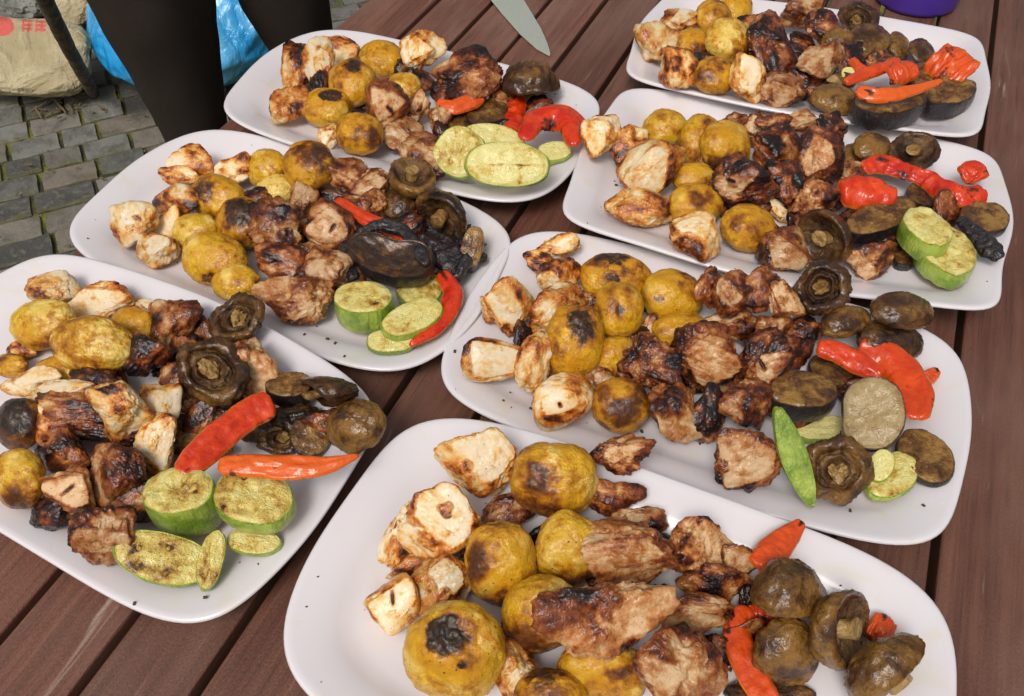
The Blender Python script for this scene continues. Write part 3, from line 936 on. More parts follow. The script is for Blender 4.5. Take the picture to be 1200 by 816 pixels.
PLACE = ', plate below the black trousers'
chk(224, 190, 54, 40, 5, 'golden edged chicken piece farthest up the rim', sear=.30)
chk(210, 206, 46, 22, 5, 'flat chicken flap with a browned edge', sear=.36, lift=.008)
chk(271, 200, 46, 40, 0, 'orange speckled chicken piece next to a round potato', sear=.27)
chk(206, 236, 50, 40, 10, 'chicken piece with a rust brown crust', sear=.40, lift=.006)
chk(196, 262, 36, 42, 20, 'white cut chicken piece below the rust brown crust', sear=.15, cut=(-.1, .3))
chk(154, 262, 56, 54, 20, 'pale square chicken piece with dark rosemary marks', sear=.16, char=[(.2, -.3, .16, .8), (-.1, .45, .2, .5)])
chk(185, 293, 48, 40, -10, 'lowest pale chicken piece on the white rim', sear=.20, cut=(-.2, -.4))
pot(254, 231, 62, 52, 20, 'smooth potato with a dark scorched patch facing the chicken', tone=.35, brown=.12, char=[(-.6, -.05, .5, .75)])
pot(229, 273, 54, 44, -10, 'pale yellow potato with a scored line', tone=.25, brown=.12, pale=.6)
pot(250, 303, 78, 60, 8, 'longish potato with silvery char at its lower end', tone=.4, brown=.15, char=[(.15, .75, .38, .75)], pale=.5)
pot(283, 262, 60, 62, 0, 'potato with a black burnt cap and olive belly', tone=.35, brown=.25, char=[(-.05, -.55, .75, .95)])
pot(313, 198, 45, 46, 0, 'round olive potato between chicken and the dark browned potato', tone=.15, brown=.12, pale=.4)
pot(362, 194, 60, 58, -20, 'big potato browned dark on one side', tone=.45, brown=.25, char=[(.75, -.05, .75, .62)], bspots=[(.2, -.6, .7, .6)])
pot(326, 222, 50, 34, -5, 'pale yellow half potato behind the dark meat', tone=.2, brown=.05, pale=.9)
mea(355, 238, 34, 46, 10, 'stringy pale meat wedge beside the half potato', sear=.16, cut=(.2, -.3))
mea(322, 262, 64, 60, 15, 'rough purplish meat lump among the potatoes', sear=.50, rough=1.3, lift=.010, char=[(.55, .25, .35, .8)])
mea(387, 264, 56, 58, 0, 'pale cut meat face with a short slit', rnd=4, rough=.7, sear=.38, cut=(.05, .0), slit=(.08, .1, -55, .2), lift=.010)
mea(409, 212, 52, 50, 0, 'rosy brown meat lump nearest the knife-side plate', sear=.34)
mea(433, 215, 48, 30, -22, 'greyish tan meat sliver lying over the rosy lump', sear=.20, cut=(0, -.3), lift=.012)
mea(437, 240, 36, 36, 0, 'small pinkish meat cube above the pepper strip', sear=.26, cut=(.2, 0), lift=.006)
msh(483, 208, 52, 46, 0, 'mushroom with a stem stub pointing up, by the rim', axis=(-.1, .75, -.5), tone=.65, stem=.15)
msh(466, 243, 42, 44, 0, 'small speckled dark mushroom', axis=(-.2, -.2, .9), tone=.5, lift=.004)
msh(517, 252, 60, 52, 10, 'tipped mushroom with tan stem facing out', axis=(.35, -.6, -.6), tone=.4, stem=.3, lift=.006)
pep([(394, 234), (428, 257), (462, 270), (494, 293)], [12, 20, 18, 20], 'thin red pepper strip running between meat and eggplant', lift=.022, tone=.15, char=[(.45, .3, .14, .7), (.95, .2, .2, .5)])
egg(456, 304, 90, 56, 18, 20, 'large folded eggplant slice with glossy brown face', sear=1.0, lift=.016, lean=.25, curl=.28, wob=.22)
esk([(420, 274), (445, 262), (474, 270), (492, 296), (500, 312)], [10, 18, 20, 20, 10], 'glossy black eggplant skin curling over the folded slice', lift=.030, arch=.6, wav=.2)
esk([(416, 272), (406, 292), (408, 314), (416, 328)], [14, 22, 22, 12], 'dark eggplant skin edge beside the tan seared chunk', lift=.018, arch=.7, wav=.15)
egg(553, 290, 26, 52, 10, 20, 'brown eggplant end standing beside the black skin folds', sear=.35, lean=.7)
esk([(497, 276), (516, 292), (534, 312), (548, 318)], [34, 46, 44, 30], 'black wrinkled eggplant skin fold', lift=.012, arch=.6, wav=.3)
esk([(540, 270), (552, 288), (560, 310)], [26, 34, 26], 'second glossy black eggplant fold beside the rim', lift=.006, arch=.6, wav=.3)
zuc(490, 334, 54, 48, 30, 16, 'olive zucchini slice under the folded eggplant', sear=.55)
zuc(458, 398, 56, 28, -4, 8, 'bottom slice of the zucchini stack', sear=.25, lean=.3)
zuc(483, 370, 74, 36, -22, 14, 'middle slice of the zucchini stack', sear=.30, lift=.006, lean=.2)
zuc(424, 347, 68, 37, 0, 34, 'top slice of the zucchini stack with freckled yellow face', sear=.42, lift=.006)
pep([(517, 320), (533, 343), (526, 366), (506, 389), (480, 405)], [20, 26, 26, 20, 8], 'red pepper strip curving round the zucchini stack', lift=.006, tone=.0, arch=.5, char=[(.05, 0, .22, .8)])
mea(342, 350, 90, 54, 6, 'big pinkish meat chunk at the plate edge', sear=.28, cut=(.2, .1), char=[(-.5, .3, .4, .6)])
mea(384, 312, 56, 50, -15, 'tan meat chunk with seared lines beside the eggplant', sear=.32, cut=(-.1, -.1), lift=.006)
mea(330, 313, 64, 52, 10, 'reddish dark meat chunk above the big pinkish one', sear=.52, lift=.006)
mea(359, 275, 30, 40, 0, 'small grey pink meat scrap beside the slit face', sear=.28)
pot(277, 332, 56, 42, 0, 'small yellow potato touching the wrinkled mushroom', tone=.45, brown=.15, pale=.55)
mea(383, 231, 44, 18, 15, 'thin dark meat scrap by the red strip', sear=.6)

PLACE = ', plate beside the knife'
chk(345, 81, 44, 60, 25, 'badly burnt chicken piece with a black top', sear=.55, char=[(-.2, -.7, .75, 1.0)])
chk(372, 78, 36, 66, 5, 'upright creamy orange chicken piece', sear=.20, cut=(.1, -.2), lift=.004)
chk(397, 61, 46, 36, 20, 'chicken piece with a brown crust behind the upright one', sear=.42)
chk(341, 123, 47, 42, 0, 'orange toasted chicken piece lowest on the rim', sear=.34)
pot(413, 98, 55, 57, 0, 'potato with a grey black spot, second from the burnt chicken', tone=.5, brown=.18, char=[(0, -.72, .38, 1.0)], lift=.006)
pot(383, 127, 56, 46, 0, 'potato with a black spot, touching the orange toasted chicken', tone=.4, brown=.14, char=[(.15, -.68, .42, 1.0)], pale=.4)
pot(447, 69, 54, 42, 10, 'amber potato at the upper rim', tone=.75, brown=.3, pale=.35)
pot(421, 157, 55, 48, 10, 'golden brown crackled potato at the lower rim', tone=.7, brown=.36, bspots=[(.7, .2, .5, .5)])
chk(386, 160, 26, 28, 0, 'small pale chicken scrap under the crackled potato', sear=.22, cut=(-.1, 0))
mea(451, 127, 52, 60, 15, 'pale cut meat chunk with a dark slit', rnd=3.6, rough=.7, sear=.30, cut=(.05, 0), slit=(.2, .0, 30, .2), lift=.006)
chk(496, 60, 51, 46, 0, 'cream coloured chicken chunk on top of the pile', sear=.24, cut=(0, -.15), lift=.016)
mea(487, 90, 44, 36, 0, 'dark red meat lump below the cream chicken', sear=.62, lift=.004)
pot(474, 105, 40, 40, 0, 'bright yellow potato wedge in the middle of the pile', tone=.4, brown=.1, pale=.5)
mea(491, 123, 30, 34, 15, 'small pale meat cube beside the bright yellow wedge', sear=.24, cut=(-.1, .0), lift=.008)
mea(547, 90, 78, 62, -15, 'largest meat chunk with a charcoal black side', sear=.46, char=[(-.75, .0, .6, 1.0)], lift=.012)
msh(622, 100, 64, 54, 10, 'big ruffled mushroom with its stem hanging down', axis=(-.1, -.9, .12), tone=.45, stem=.5, amp=.15, lift=.004)
egg(572, 128, 52, 30, -12, 20, 'thick eggplant slice with glossy black skin under the pepper arc', sear=.6)
egg(540, 141, 36, 26, 10, 16, 'small dark eggplant bit behind the green ovals', sear=.7)
pep([(512, 121), (532, 127), (556, 118), (569, 99)], [12, 20, 22, 20], 'orange red pepper arc hugging the largest meat chunk', lift=.022, tone=.55, arch=.5)
pep([(608, 117), (603, 136), (598, 158)], [26, 28, 22], 'short upright red pepper piece beside the mushroom stem', lift=.012, tone=.05, arch=.8)
pep([(614, 165), (625, 143), (648, 138), (668, 148), (673, 172)], [20, 30, 34, 30, 16], 'charred red pepper fold over the green tip', lift=.012, tone=.0, arch=.6, char=[(.5, .6, .35, .8)])
pep([(640, 131), (662, 133), (678, 146), (680, 164)], [18, 24, 22, 12], 'red pepper flap closest to the rim corner', lift=.008, tone=.1, arch=.5, char=[(.1, 0, .2, .5)])
zuc(579, 160, 70, 30, 12, 10, 'hindmost of the three zucchini ovals', lean=.6, sear=.2)
zuc(538, 178, 60, 58, 30, 12, 'middle zucchini oval with bright green edge', lean=.75, sear=.32, lift=.004)
zuc(594, 192, 98, 52, 2, 12, 'front zucchini oval with crossed grill lines', lean=.75, sear=.15, lift=.010, grill=[(.2, .05, -2, .75), (.32, .4, 88, .5)])
zuc(650, 176, 40, 22, -5, 8, 'green zucchini tip under the charred pepper', lean=.3, sear=-.3)
mea(478, 160, 56, 40, 20, 'stringy brown meat chunk above a brown one', sear=.36, cut=(-.1, -.1), rough=1.3)
mea(497, 180, 54, 46, 25, 'brown meat chunk beside the green oval', sear=.40, lift=.003)
mea(513, 199, 22, 24, 20, 'tiny brown meat end by the lower rim', sear=.44)
mea(515, 141, 28, 36, 15, 'tan meat scrap with a pale face', sear=.30, cut=(0, -.1), lift=.004)
mea(478, 142, 28, 14, -8, 'thin pale meat strip under the slit chunk', sear=.12, cut=(0, -.2), lift=.012)

PLACE = ', plate beside the purple cup'
chk(770, 49, 52, 44, 5, 'outermost rust spotted chicken piece', sear=.36)
chk(798, 27, 44, 32, 15, 'pale topped chicken piece by the upper rim', sear=.30, cut=(-.1, -.4))
pot(836, 21, 42, 42, 0, 'brownish potato second from the rim', tone=.6, brown=.38)
pot(863, 10, 36, 38, 0, 'yellow potato cut off by the picture top', tone=.45, brown=.1)
pot(853, 48, 52, 52, 0, 'bright yellow potato in the centre of the potatoes', tone=.3, brown=.18, pale=.65, lift=.006, bspots=[(.7, .4, .5, .6)])
pot(812, 54, 44, 40, 0, 'dull brown potato with a wrinkled dark end', tone=.3, brown=.45, char=[(.5, .5, .5, .6)])
chk(797, 80, 44, 46, 10, 'toasted chicken piece with a pale edge, lowest on the rim', sear=.42)
pot(839, 89, 52, 44, 0, 'dull gold potato with sooty side, at the lower rim', tone=.35, brown=.35, char=[(-.5, .1, .4, .5)])
chk(876, 92, 40, 52, 10, 'pale wedge of chicken beside the sooty potato', sear=.26, cut=(.1, .15))
mea(906, 52, 62, 70, 15, 'tall glossy dark meat chunk', sear=.52, lift=.012)
mea(917, 105, 56, 40, 5, 'orange tan meat chunk at the lower rim', sear=.34, cut=(.1, .1))
mea(941, 15, 54, 40, -15, 'pale faced meat chunk at the upper rim', sear=.30, cut=(.1, .1), lift=.008)
mea(965, 32, 44, 40, 10, 'brown meat chunk with a tan hollow', sear=.46, lift=.010)
mea(962, 72, 54, 38, -12, 'whitish meat scrap in the middle', sear=.22, cut=(0, -.1), lift=.014)
mea(946, 92, 44, 34, 0, 'dark meat under the whitish scrap', sear=.62)
msh(1006, 22, 46, 38, 0, 'mushroom with its gills showing, topmost by the cup', axis=(.1, .3, -1), form='curl', tone=.5)
msh(1016, 48, 52, 40, -15, 'bronze mushroom cap under the topmost one', axis=(.1, -.5, .8), tone=.6, lift=.008)
msh(1052, 53, 28, 30, 0, 'small greenish mushroom beside the pepper', axis=(.2, -.7, .4), tone=.7)
msh(1081, 64, 30, 36, 0, 'small dark mushroom touching the broad pepper flap', axis=(.5, -.6, .4), tone=.45)
msh(983, 52, 40, 36, 0, 'tan mushroom among the meat', axis=(-.3, .2, .8), tone=.7, lift=.006)
msh(978, 117, 54, 34, 10, 'orange brown mushroom at the lower rim', axis=(-.1, -.3, .9), tone=.85)
msh(981, 98, 40, 26, 0, 'mushroom bit with a pale stem end', axis=(.4, .5, -.5), tone=.65, lift=.006)
mea(994, 72, 34, 40, 0, 'shadowed dark meat behind the pepper strips', sear=.66)
egg(1044, 114, 84, 34, -3, 22, 'front thick eggplant round', sear=.45)
egg(1114, 104, 62, 32, -6, 18, 'eggplant round under the broad pepper flap', sear=.40)
egg(1080, 86, 36, 28, 10, 12, 'brown eggplant bit between the pepper pieces', sear=.5, lift=.008)
pep([(1094, 66), (1112, 76), (1136, 90)], [34, 44, 34], 'broad orange red pepper flap', lift=.020, tone=.45, arch=.35, char=[(.15, -.6, .25, .5)])
pep([(990, 97), (1012, 88), (1034, 80), (1054, 71)], [10, 16, 15, 8], 'thin red pepper strip rising to the cup', lift=.024, tone=.3, arch=.5)
pep([(1040, 90), (1056, 86), (1072, 82)], [22, 28, 22], 'rounded red pepper lump', lift=.024, tone=.35, arch=.8)
pep([(1003, 106), (1024, 113), (1050, 111), (1078, 104), (1104, 95)], [16, 20, 18, 12, 5], 'orange pepper strip tapering over the eggplant', lift=.026, tone=.75, arch=.4, char=[(.12, -.3, .12, .8)])
pep([(998, 70), (1006, 80), (1020, 86)], [10, 12, 10], 'red pepper tip under the thin strip', lift=.018, tone=.4)
zuc(994, 85, 16, 14, 0, 8, 'sliver of green zucchini behind the pepper strips', lean=.5, sear=-.3, lift=.012)

PLACE = ', plate with the pepper bulb'
chk(706, 157, 44, 42, -20, 'whitish chicken piece farthest out on the rim', sear=.20, cut=(-.3, -.2))
chk(733, 173, 38, 56, 30, 'chicken piece with dark brown crust between two white ones', sear=.42, char=[(-.7, .2, .35, .7)])
chk(751, 175, 34, 26, 0, 'browned chicken bit behind the big cut piece', sear=.45)
chk(765, 194, 78, 56, -32, 'big white cut chicken piece with golden side', rnd=4, rough=.6, sear=.28, cut=(-.35, .1), lift=.004)
chk(753, 243, 82, 42, 4, 'long crusty chicken piece at the lower rim', sear=.40)
chk(815, 276, 58, 54, 10, 'pale chicken piece with a dark charred underside', sear=.26, cut=(-.1, -.5), char=[(-.1, .7, .6, .85)])
pot(779, 150, 52, 44, -15, 'greenish potato by the upper rim', tone=.05, brown=.15, pale=.4)
pot(819, 164, 46, 60, 20, 'tall dull gold potato', tone=.3, brown=.3)
pot(849, 171, 58, 60, 0, 'crackled golden potato, largest by the upper rim', tone=.5, brown=.28, pale=.5, bspots=[(-.3, .7, .5, .6)], lift=.006)
pot(814, 209, 52, 36, 0, 'potato with scorched creases, upper of a stacked pair', tone=.5, brown=.32, lift=.004)
pot(814, 241, 64, 50, 0, 'brown topped potato, lower of a stacked pair', tone=.55, brown=.36, bspots=[(.1, -.2, .4, .5)])
pot(877, 267, 66, 56, 10, 'yellow and orange potato at the lower edge of the pile', tone=.55, brown=.3, pale=.4, bspots=[(-.4, -.1, .4, .6)])
mea(874, 213, 74, 60, 10, 'large meat chunk with a dark roof and pale slit face', sear=.40, cut=(-.45, .25), slit=(-.42, .05, 10, .13), char=[(.1, -.75, .6, .85)], lift=.014)
mea(919, 214, 48, 50, 0, 'blackish red crusted meat lump', sear=.64, rough=1.3, lift=.008)
mea(863, 147, 36, 28, 15, 'grey brown meat bit behind the crackled potato', sear=.32)
mea(889, 152, 32, 42, 10, 'tan meat slice standing by the upper rim', sear=.32, cut=(-.1, -.1))
mea(914, 170, 54, 50, 0, 'glossy black edged meat lump', sear=.60, rough=1.4, lift=.008, char=[(-.1, .3, .45, .9)])
mea(909, 146, 46, 26, 5, 'light brown meat top by the upper rim', sear=.36)
mea(962, 184, 54, 64, 15, 'meat slab with a smooth pale oval face', sear=.60, cut=(-.35, .05), lift=.010)
mea(976, 146, 36, 32, 30, 'spiky dark meat end at the upper rim', sear=.66, rough=1.6)
mea(942, 142, 44, 26, -5, 'whitish fatty meat scrap by the upper rim', sear=.14, cut=(0, -.3))
mea(955, 238, 58, 50, 0, 'tan lumpy meat chunk beside the red bulb', sear=.38, rough=1.3, lift=.006)
mea(921, 291, 58, 54, 25, 'pinkish tan meat chunk at the lower edge', sear=.34, cut=(.0, .1))
mea(889, 236, 40, 36, 0, 'dark meat under the slit chunk', sear=.6)
msh(967, 279, 66, 58, 20, 'dark mushroom with a tan wrinkled middle', axis=(.45, -.35, -.65), tone=.5, stem=.2, lift=.004)
msh(1023, 174, 44, 36, 0, 'tan brown mushroom by the upper rim', axis=(.2, -.5, .7), tone=.75)
msh(1072, 178, 56, 44, 5, 'dark mushroom cap with a flat stem stub', axis=(.2, .3, -.7), tone=.4, stem=.1)
msh(998, 186, 30, 34, 0, 'small tan mushroom beside the pale slab', axis=(-.3, -.5, .6), tone=.75)
mea(990, 205, 40, 30, -10, 'pink grey meat scrap above the red bulb', sear=.38, lift=.008)
chk(915, 247, 30, 26, 0, 'yellowish white chicken scrap in the middle', sear=.2, cut=(0, 0))
egg(1033, 251, 86, 36, -20, 22, 'long eggplant slice beneath the red bulb', sear=.45, lift=.010, lean=.15)
egg(1083, 227, 40, 24, 20, 16, 'dark eggplant bit under the pepper strips', sear=.6)
egg(1062, 298, 28, 24, 0, 10, 'blackened eggplant scrap beside the lower zucchini', sear=.8)
egg(1155, 252, 60, 36, 10, 10, 'brown eggplant slice near the rim', sear=.35)
zuc(1112, 291, 74, 52, 35, 22, 'lower zucchini slice with browned face', sear=.42)
zuc(1088, 263, 62, 38, 30, 26, 'upper zucchini slice with thick pale green side', sear=.22, lift=.016)
esk([(1124, 256), (1142, 274), (1158, 290), (1172, 304)], [16, 22, 22, 20], 'black wrinkled eggplant strip pointing off the plate', lift=.008, arch=.5, wav=.2)
mea(1023, 306, 60, 38, -16, 'pale pink meat piece with dark crust, lowest on the plate', sear=.40, cut=(-.5, .2))
pep([(983, 228), (1000, 226), (1020, 228), (1050, 234)], [30, 42, 44, 26], 'shiny round red pepper bulb', lift=.024, tone=.10, arch=1.0, wav=.02)
pep([(1010, 198), (1034, 192), (1062, 202), (1096, 214)], [20, 26, 22, 20], 'crumpled red pepper strip behind the bulb', lift=.016, tone=.0, arch=.5, char=[(.6, .4, .3, .7), (.25, -.3, .2, .6)], wav=.12)
pep([(1086, 210), (1108, 226), (1130, 232), (1154, 226)], [22, 28, 26, 20], 'wrinkled red pepper piece near the eggplant slice', lift=.014, tone=.0, arch=.5, wav=.12, char=[(.3, .3, .3, .7), (.8, -.4, .2, .6)])
pep([(1125, 206), (1140, 202), (1150, 212)], [20, 28, 20], 'small red pepper flap closest to the rim corner', lift=.014, tone=.1, arch=.5, char=[(.0, 0, .2, .5)])

PLACE = ', middle plate'
chk(653, 289, 52, 28, -6, 'pale ragged chicken flake at the upper rim', sear=.24, rough=1.6)
chk(630, 307, 32, 26, 0, 'small red brown chicken knob', sear=.56)
chk(657, 325, 50, 44, -25, 'dark purple brown chicken piece with a pale edge', sear=.66, cut=(-.75, .1), lift=.004)
chk(598, 360, 56, 64, 0, 'cream chicken piece with a burnt bottom edge', sear=.22, cut=(.0, .35), char=[(-.2, .95, .4, .9)])
chk(575, 363, 30, 30, 20, 'chicken corner with a black stripe beside the cream piece', sear=.36, char=[(.4, 0, .4, .8)])
chk(650, 364, 74, 50, -32, 'long orange tan chicken piece', sear=.30)
chk(627, 424, 42, 68, 10, 'folded orange chicken piece standing upright', sear=.38, lift=.002)
chk(579, 424, 70, 48, 8, 'white faced half round chicken piece with toasted rim', rnd=3.6, rough=.6, sear=.36, cut=(.2, -.1))
chk(660, 471, 67, 63, 0, 'round white chicken piece with a herb speck', sear=.30, cut=(-.08, .05), slit=(-.1, .1, 70, .1), rnd=3.2, rough=.5)
pot(721, 326, 87, 56, 4, 'wide potato with a black crown', tone=.7, brown=.30, char=[(-.1, -.85, .5, .9), (-.1, -.0, .16, .8)])
pot(725, 364, 57, 66, 0, 'round potato with a small dark wound', tone=.65, brown=.25, char=[(-.05, .0, .2, .8)], lift=.010, pale=.4)
pot(788, 347, 71, 61, 8, 'smooth potato with a single eye, beside the meat', tone=.5, brown=.18, bspots=[(.5, -.5, .6, .55)], char=[(-.35, .08, .08, .7)])
pot(674, 400, 67, 86, 5, 'tall potato with a huge black blister', tone=.65, brown=.28, char=[(.1, -.45, .48, .95), (.0, -.1, .3, .6)], lift=.004)
pot(723, 419, 54, 51, 0, 'yellow potato with a brown base, behind the burnt meat', tone=.4, brown=.18, pale=.5, bspots=[(.1, .9, .5, .8)])
mea(760, 385, 36, 40, 15, 'pale pink meat cube between potatoes', sear=.18, cut=(.1, -.1))
pot(796, 389, 62, 44, -10, 'half hidden golden potato behind the large cut chunk', tone=.6, brown=.3)
pot(728, 476, 67, 64, 0, 'dark roasted potato beside the round white chicken', tone=.7, brown=.48, pale=.3, char=[(.7, -.2, .4, .6)], bspots=[(0, .3, .5, .5)])
mea(704, 446, 40, 32, 10, 'pale pink meat scrap under the yellow potato', sear=.16, cut=(0, 0))
mea(765, 424, 72, 60, 15, 'purple red meat lump with a black tip', sear=.58, rough=1.4, lift=.010, char=[(-.85, -.2, .45, 1.0)])
mea(828, 414, 80, 70, 10, 'large meat chunk with a broad pale fibrous face', sear=.52, cut=(.0, .35), lift=.016)
mea(898, 422, 57, 74, 20, 'meat cube with a white face and thin slit', sear=.46, cut=(.0, .3), slit=(-.1, .15, 32, .22), lift=.014)
mea(833, 337, 36, 46, 10, 'rosy meat end nearest the smooth potato', sear=.40)
mea(861, 345, 52, 52, 0, 'brown meat block with a smooth pinkish side', sear=.36, cut=(-.2, .0))
mea(890, 339, 46, 52, 10, 'meat block with an orange brown crust', sear=.42, lift=.004)
mea(917, 352, 38, 46, -20, 'pale pink meat end closest to the curled mushroom', sear=.22, cut=(.2, -.1))
mea(855, 382, 66, 34, -5, 'tan meat strip behind the large cut chunk', sear=.34, lift=.006)
mea(936, 397, 54, 42, 0, 'reddish meat chunk beside the pepper tip', sear=.46)
mea(906, 385, 46, 34, -15, 'pinkish brown meat slice above the white face', sear=.40, lift=.014)
mea(794, 484, 62, 66, 0, 'pink meat chunk with a sooty top and edge', sear=.34, cut=(.1, .4), char=[(-.2, -.5, .7, .85), (-.9, .1, .3, .8)], lift=.004)
mea(830, 484, 40, 66, 5, 'slim glossy dark meat chunk', sear=.62)
mea(874, 474, 60, 58, 0, 'golden brown crusted meat chunk', sear=.42, lift=.008)
mea(874, 541, 75, 70, 20, 'big brown meat chunk at the lower rim', sear=.40, cut=(-.1, .2), char=[(-.7, .5, .3, .6)])
mea(729, 532, 70, 46, 5, 'small toasted meat scrap lying across two rims', sear=.42, cut=(.0, -.2), rough=1.3)
mea(930, 414, 44, 40, 0, 'very dark red meat beside the orange brown eggplant', sear=.66)
zuc(965, 500, 66, 28, -5, 10, 'shaded green zucchini slice under the eggplant', sear=-.2)
egg(942, 455, 80, 42, 4, 28, 'thick eggplant piece with bright black glossy side', sear=.35, lift=.014)
egg(976, 432, 56, 34, 20, 18, 'black eggplant piece under the two red strips', sear=.8)
zuc(932, 537, 126, 32, 71, 10, 'long pale green zucchini wedge standing against the meat', lean=.55, side=.5, sear=-.4, lift=.004, exp=1.7, skinface=True)
msh(964, 336, 66, 60, -15, 'curled mushroom with a spiral underside, resting on the next rim', axis=(.15, .1, -1), form='curl', tone=.45)
msh(990, 377, 57, 34, -12, 'small bronze mushroom behind the red strips', axis=(0, -.5, .8), tone=.6)
msh(1057, 364, 70, 42, 5, 'upper of two dark mushroom caps near the rim', axis=(.1, -.6, .75), tone=.48)
msh(1043, 398, 73, 44, 8, 'lower of two dark mushroom caps near the rim', axis=(.0, -.6, .75), tone=.42, lift=.006)
zuc(1045, 555, 64, 50, -30, 10, 'browned zucchini slice beside the lower mushroom', lean=.15, sear=.45)
zuc(1033, 545, 28, 38, 25, 8, 'small pale green zucchini curl under the grey round', lean=.6, sear=-.2, lift=.010)
egg(1086, 533, 76, 54, 38, 8, 'oval eggplant slice lying alone near the rim', sear=.38, lean=.1)
egg(1022, 484, 78, 84, 10, 20, 'large grey brown eggplant round facing up', lean=.75, sear=.12, pale=True, lift=.014, bite=(170, .12))
msh(982, 551, 79, 77, 0, 'large mushroom with a swirled brown top, at the lower rim', axis=(.12, .15, -1), form='curl', tone=.62, lift=.003)
pep([(957, 407), (980, 412), (1006, 426), (1034, 441)], [22, 28, 28, 16], 'smaller smooth red pepper strip', lift=.026, tone=.15, arch=.5)
pep([(1006, 409), (1034, 415), (1058, 434), (1074, 462), (1073, 492)], [26, 38, 42, 42, 28], 'big smooth red pepper strip curving down', lift=.022, tone=.25, arch=.30, wav=.02)
pep([(1079, 448), (1090, 441), (1098, 434)], [18, 18, 10], 'small pepper tip with a burnt end', lift=.004, tone=.5, char=[(.95, 0, .3, 1)])

PLACE = ', front plate'
chk(556, 537, 86, 76, 20, 'golden chicken chunk with a red brown corner, farthest from the edge', sear=.26, cut=(.25, -.2), char=[(-.45, .55, .5, .65)])
chk(517, 613, 98, 86, 8, 'creamy chicken chunk with brown blotches', sear=.22, cut=(.0, -.1), char=[(-.35, .55, .35, .6), (.6, .5, .25, .5), (-.05, -.55, .14, .75)], lift=.006)
chk(467, 628, 36, 76, 14, 'ragged white chicken strip with black flecks', sear=.16, rough=1.5, char=[(-.6, -.5, .25, .9), (.7, .2, .3, .8)])
chk(460, 708, 62, 66, 0, 'white chicken cube with a thin slit', rnd=6, rough=.5, sear=.34, cut=(-.08, -.12), slit=(.0, -.2, 86, .25))
chk(517, 689, 68, 72, -15, 'chicken chunk with orange seared middle, beside the white cube', sear=.30, cut=(.1, -.2), char=[(-.55, .1, .2, .8), (-.1, .7, .35, .7)])
chk(478, 664, 54, 28, -24, 'thin browned chicken sliver under the blotched chunk', sear=.40)
pot(650, 562, 99, 86, 15, 'bright yellow oval potato highest on the plate', tone=.55, brown=.20, pale=.42, bspots=[(-.4, .0, .35, .6), (-.2, .85, .6, .6)])
pot(587, 660, 82, 97, 0, 'rounded potato with a curled stalk thread', tone=.35, brown=.24, pale=.5, bspots=[(-.6, -.1, .5, .7), (.1, .9, .5, .8)])
pot(666, 643, 76, 82, 20, 'crackled olive potato beside the tan meat', tone=.25, brown=.24, pale=.5, bspots=[(.3, .7, .5, .6)])
pot(533, 764, 116, 116, 0, 'biggest potato with a large grey black scorch', tone=.35, brown=.10, char=[(-.12, -.42, .42, .95), (-.3, -.15, .3, .8), (.1, .25, .12, .8)], pale=.45)
pot(634, 719, 92, 86, -20, 'golden potato wedged under the long meat', tone=.45, brown=.24, pale=.5, bspots=[(-.6, .5, .5, .6)])
mea(596, 598, 62, 36, -14, 'small brown meat piece under the oval potato', sear=.40)
mea(722, 585, 62, 42, 12, 'small reddish meat piece highest on the plate', sear=.44)
mea(747, 613, 66, 38, 4, 'flat brown meat slice behind the tan one', sear=.36, cut=(.1, -.3))
mea(737, 655, 104, 84, 12, 'broad tan meat slice with a smooth face', sear=.36, cut=(-.05, .05), lift=.006)
mea(711, 729, 156, 84, -6, 'long golden pink meat piece lying across the potatoes', sear=.30, char=[(-.1, -.5, .3, .6), (.65, .7, .25, .9)], lift=.018, rough=1.2)
mea(821, 645, 76, 72, 15, 'meat cube with a grainy tan side and dark red corner', sear=.42, cut=(.45, -.1), char=[(-.2, .4, .35, .6)])
mea(866, 664, 46, 46, 10, 'pale meat end with a dark top beside the pepper tip', sear=.30, cut=(.1, .1))
mea(834, 687, 78, 50, 10, 'mahogany meat chunk in the middle', sear=.56)
mea(818, 721, 78, 50, 8, 'golden pink meat chunk below the mahogany one', sear=.38, lift=.006)
mea(799, 782, 104, 96, 15, 'big meat chunk with a pale green-flecked face', sear=.46, cut=(-.15, .15), lift=.010)
pot(707, 787, 104, 70, 5, 'olive potato with a peeled streak below the long meat', tone=.3, brown=.25, pale=.4, bspots=[(.3, .1, .3, .6)])
pot(645, 822, 86, 78, 0, 'dark browned potato cut off at the picture bottom', tone=.5, brown=.40, char=[(-.2, -.75, .5, .7)])
chk(601, 786, 58, 72, 10, 'pale speckled chicken piece beside the scorched potato', sear=.20, cut=(.1, .1))
pep([(889, 668), (904, 648), (922, 630), (940, 612)], [34, 38, 30, 12], 'pepper wedge pointing away with a black tip', lift=.006, tone=.42, arch=.4, char=[(.98, 0, .22, 1)])
msh(926, 695, 86, 76, 4, 'broad mushroom cap highest beside the pepper wedge', axis=(.05, -.93, .22), tone=.72, stem=.40, lift=.004)
pep([(874, 716), (892, 718), (908, 724)], [22, 26, 20], 'red pepper bit between the mushrooms', lift=.006, tone=.1, arch=.6)
msh(985, 740, 72, 86, -10, 'mushroom tipped on its side showing gills and stem', axis=(-.75, -.15, -.30), tone=.70, stem=.12, lift=.002)
msh(922, 764, 74, 76, 20, 'shiny brown mushroom cap beside the red loop', axis=(.1, .1, 1), tone=.78, lift=.004)
msh(1036, 786, 88, 82, 0, 'glossy mushroom with stem stub pointing at the rim', axis=(-.62, -.62, .22), tone=.70, stem=.36, lift=.002)
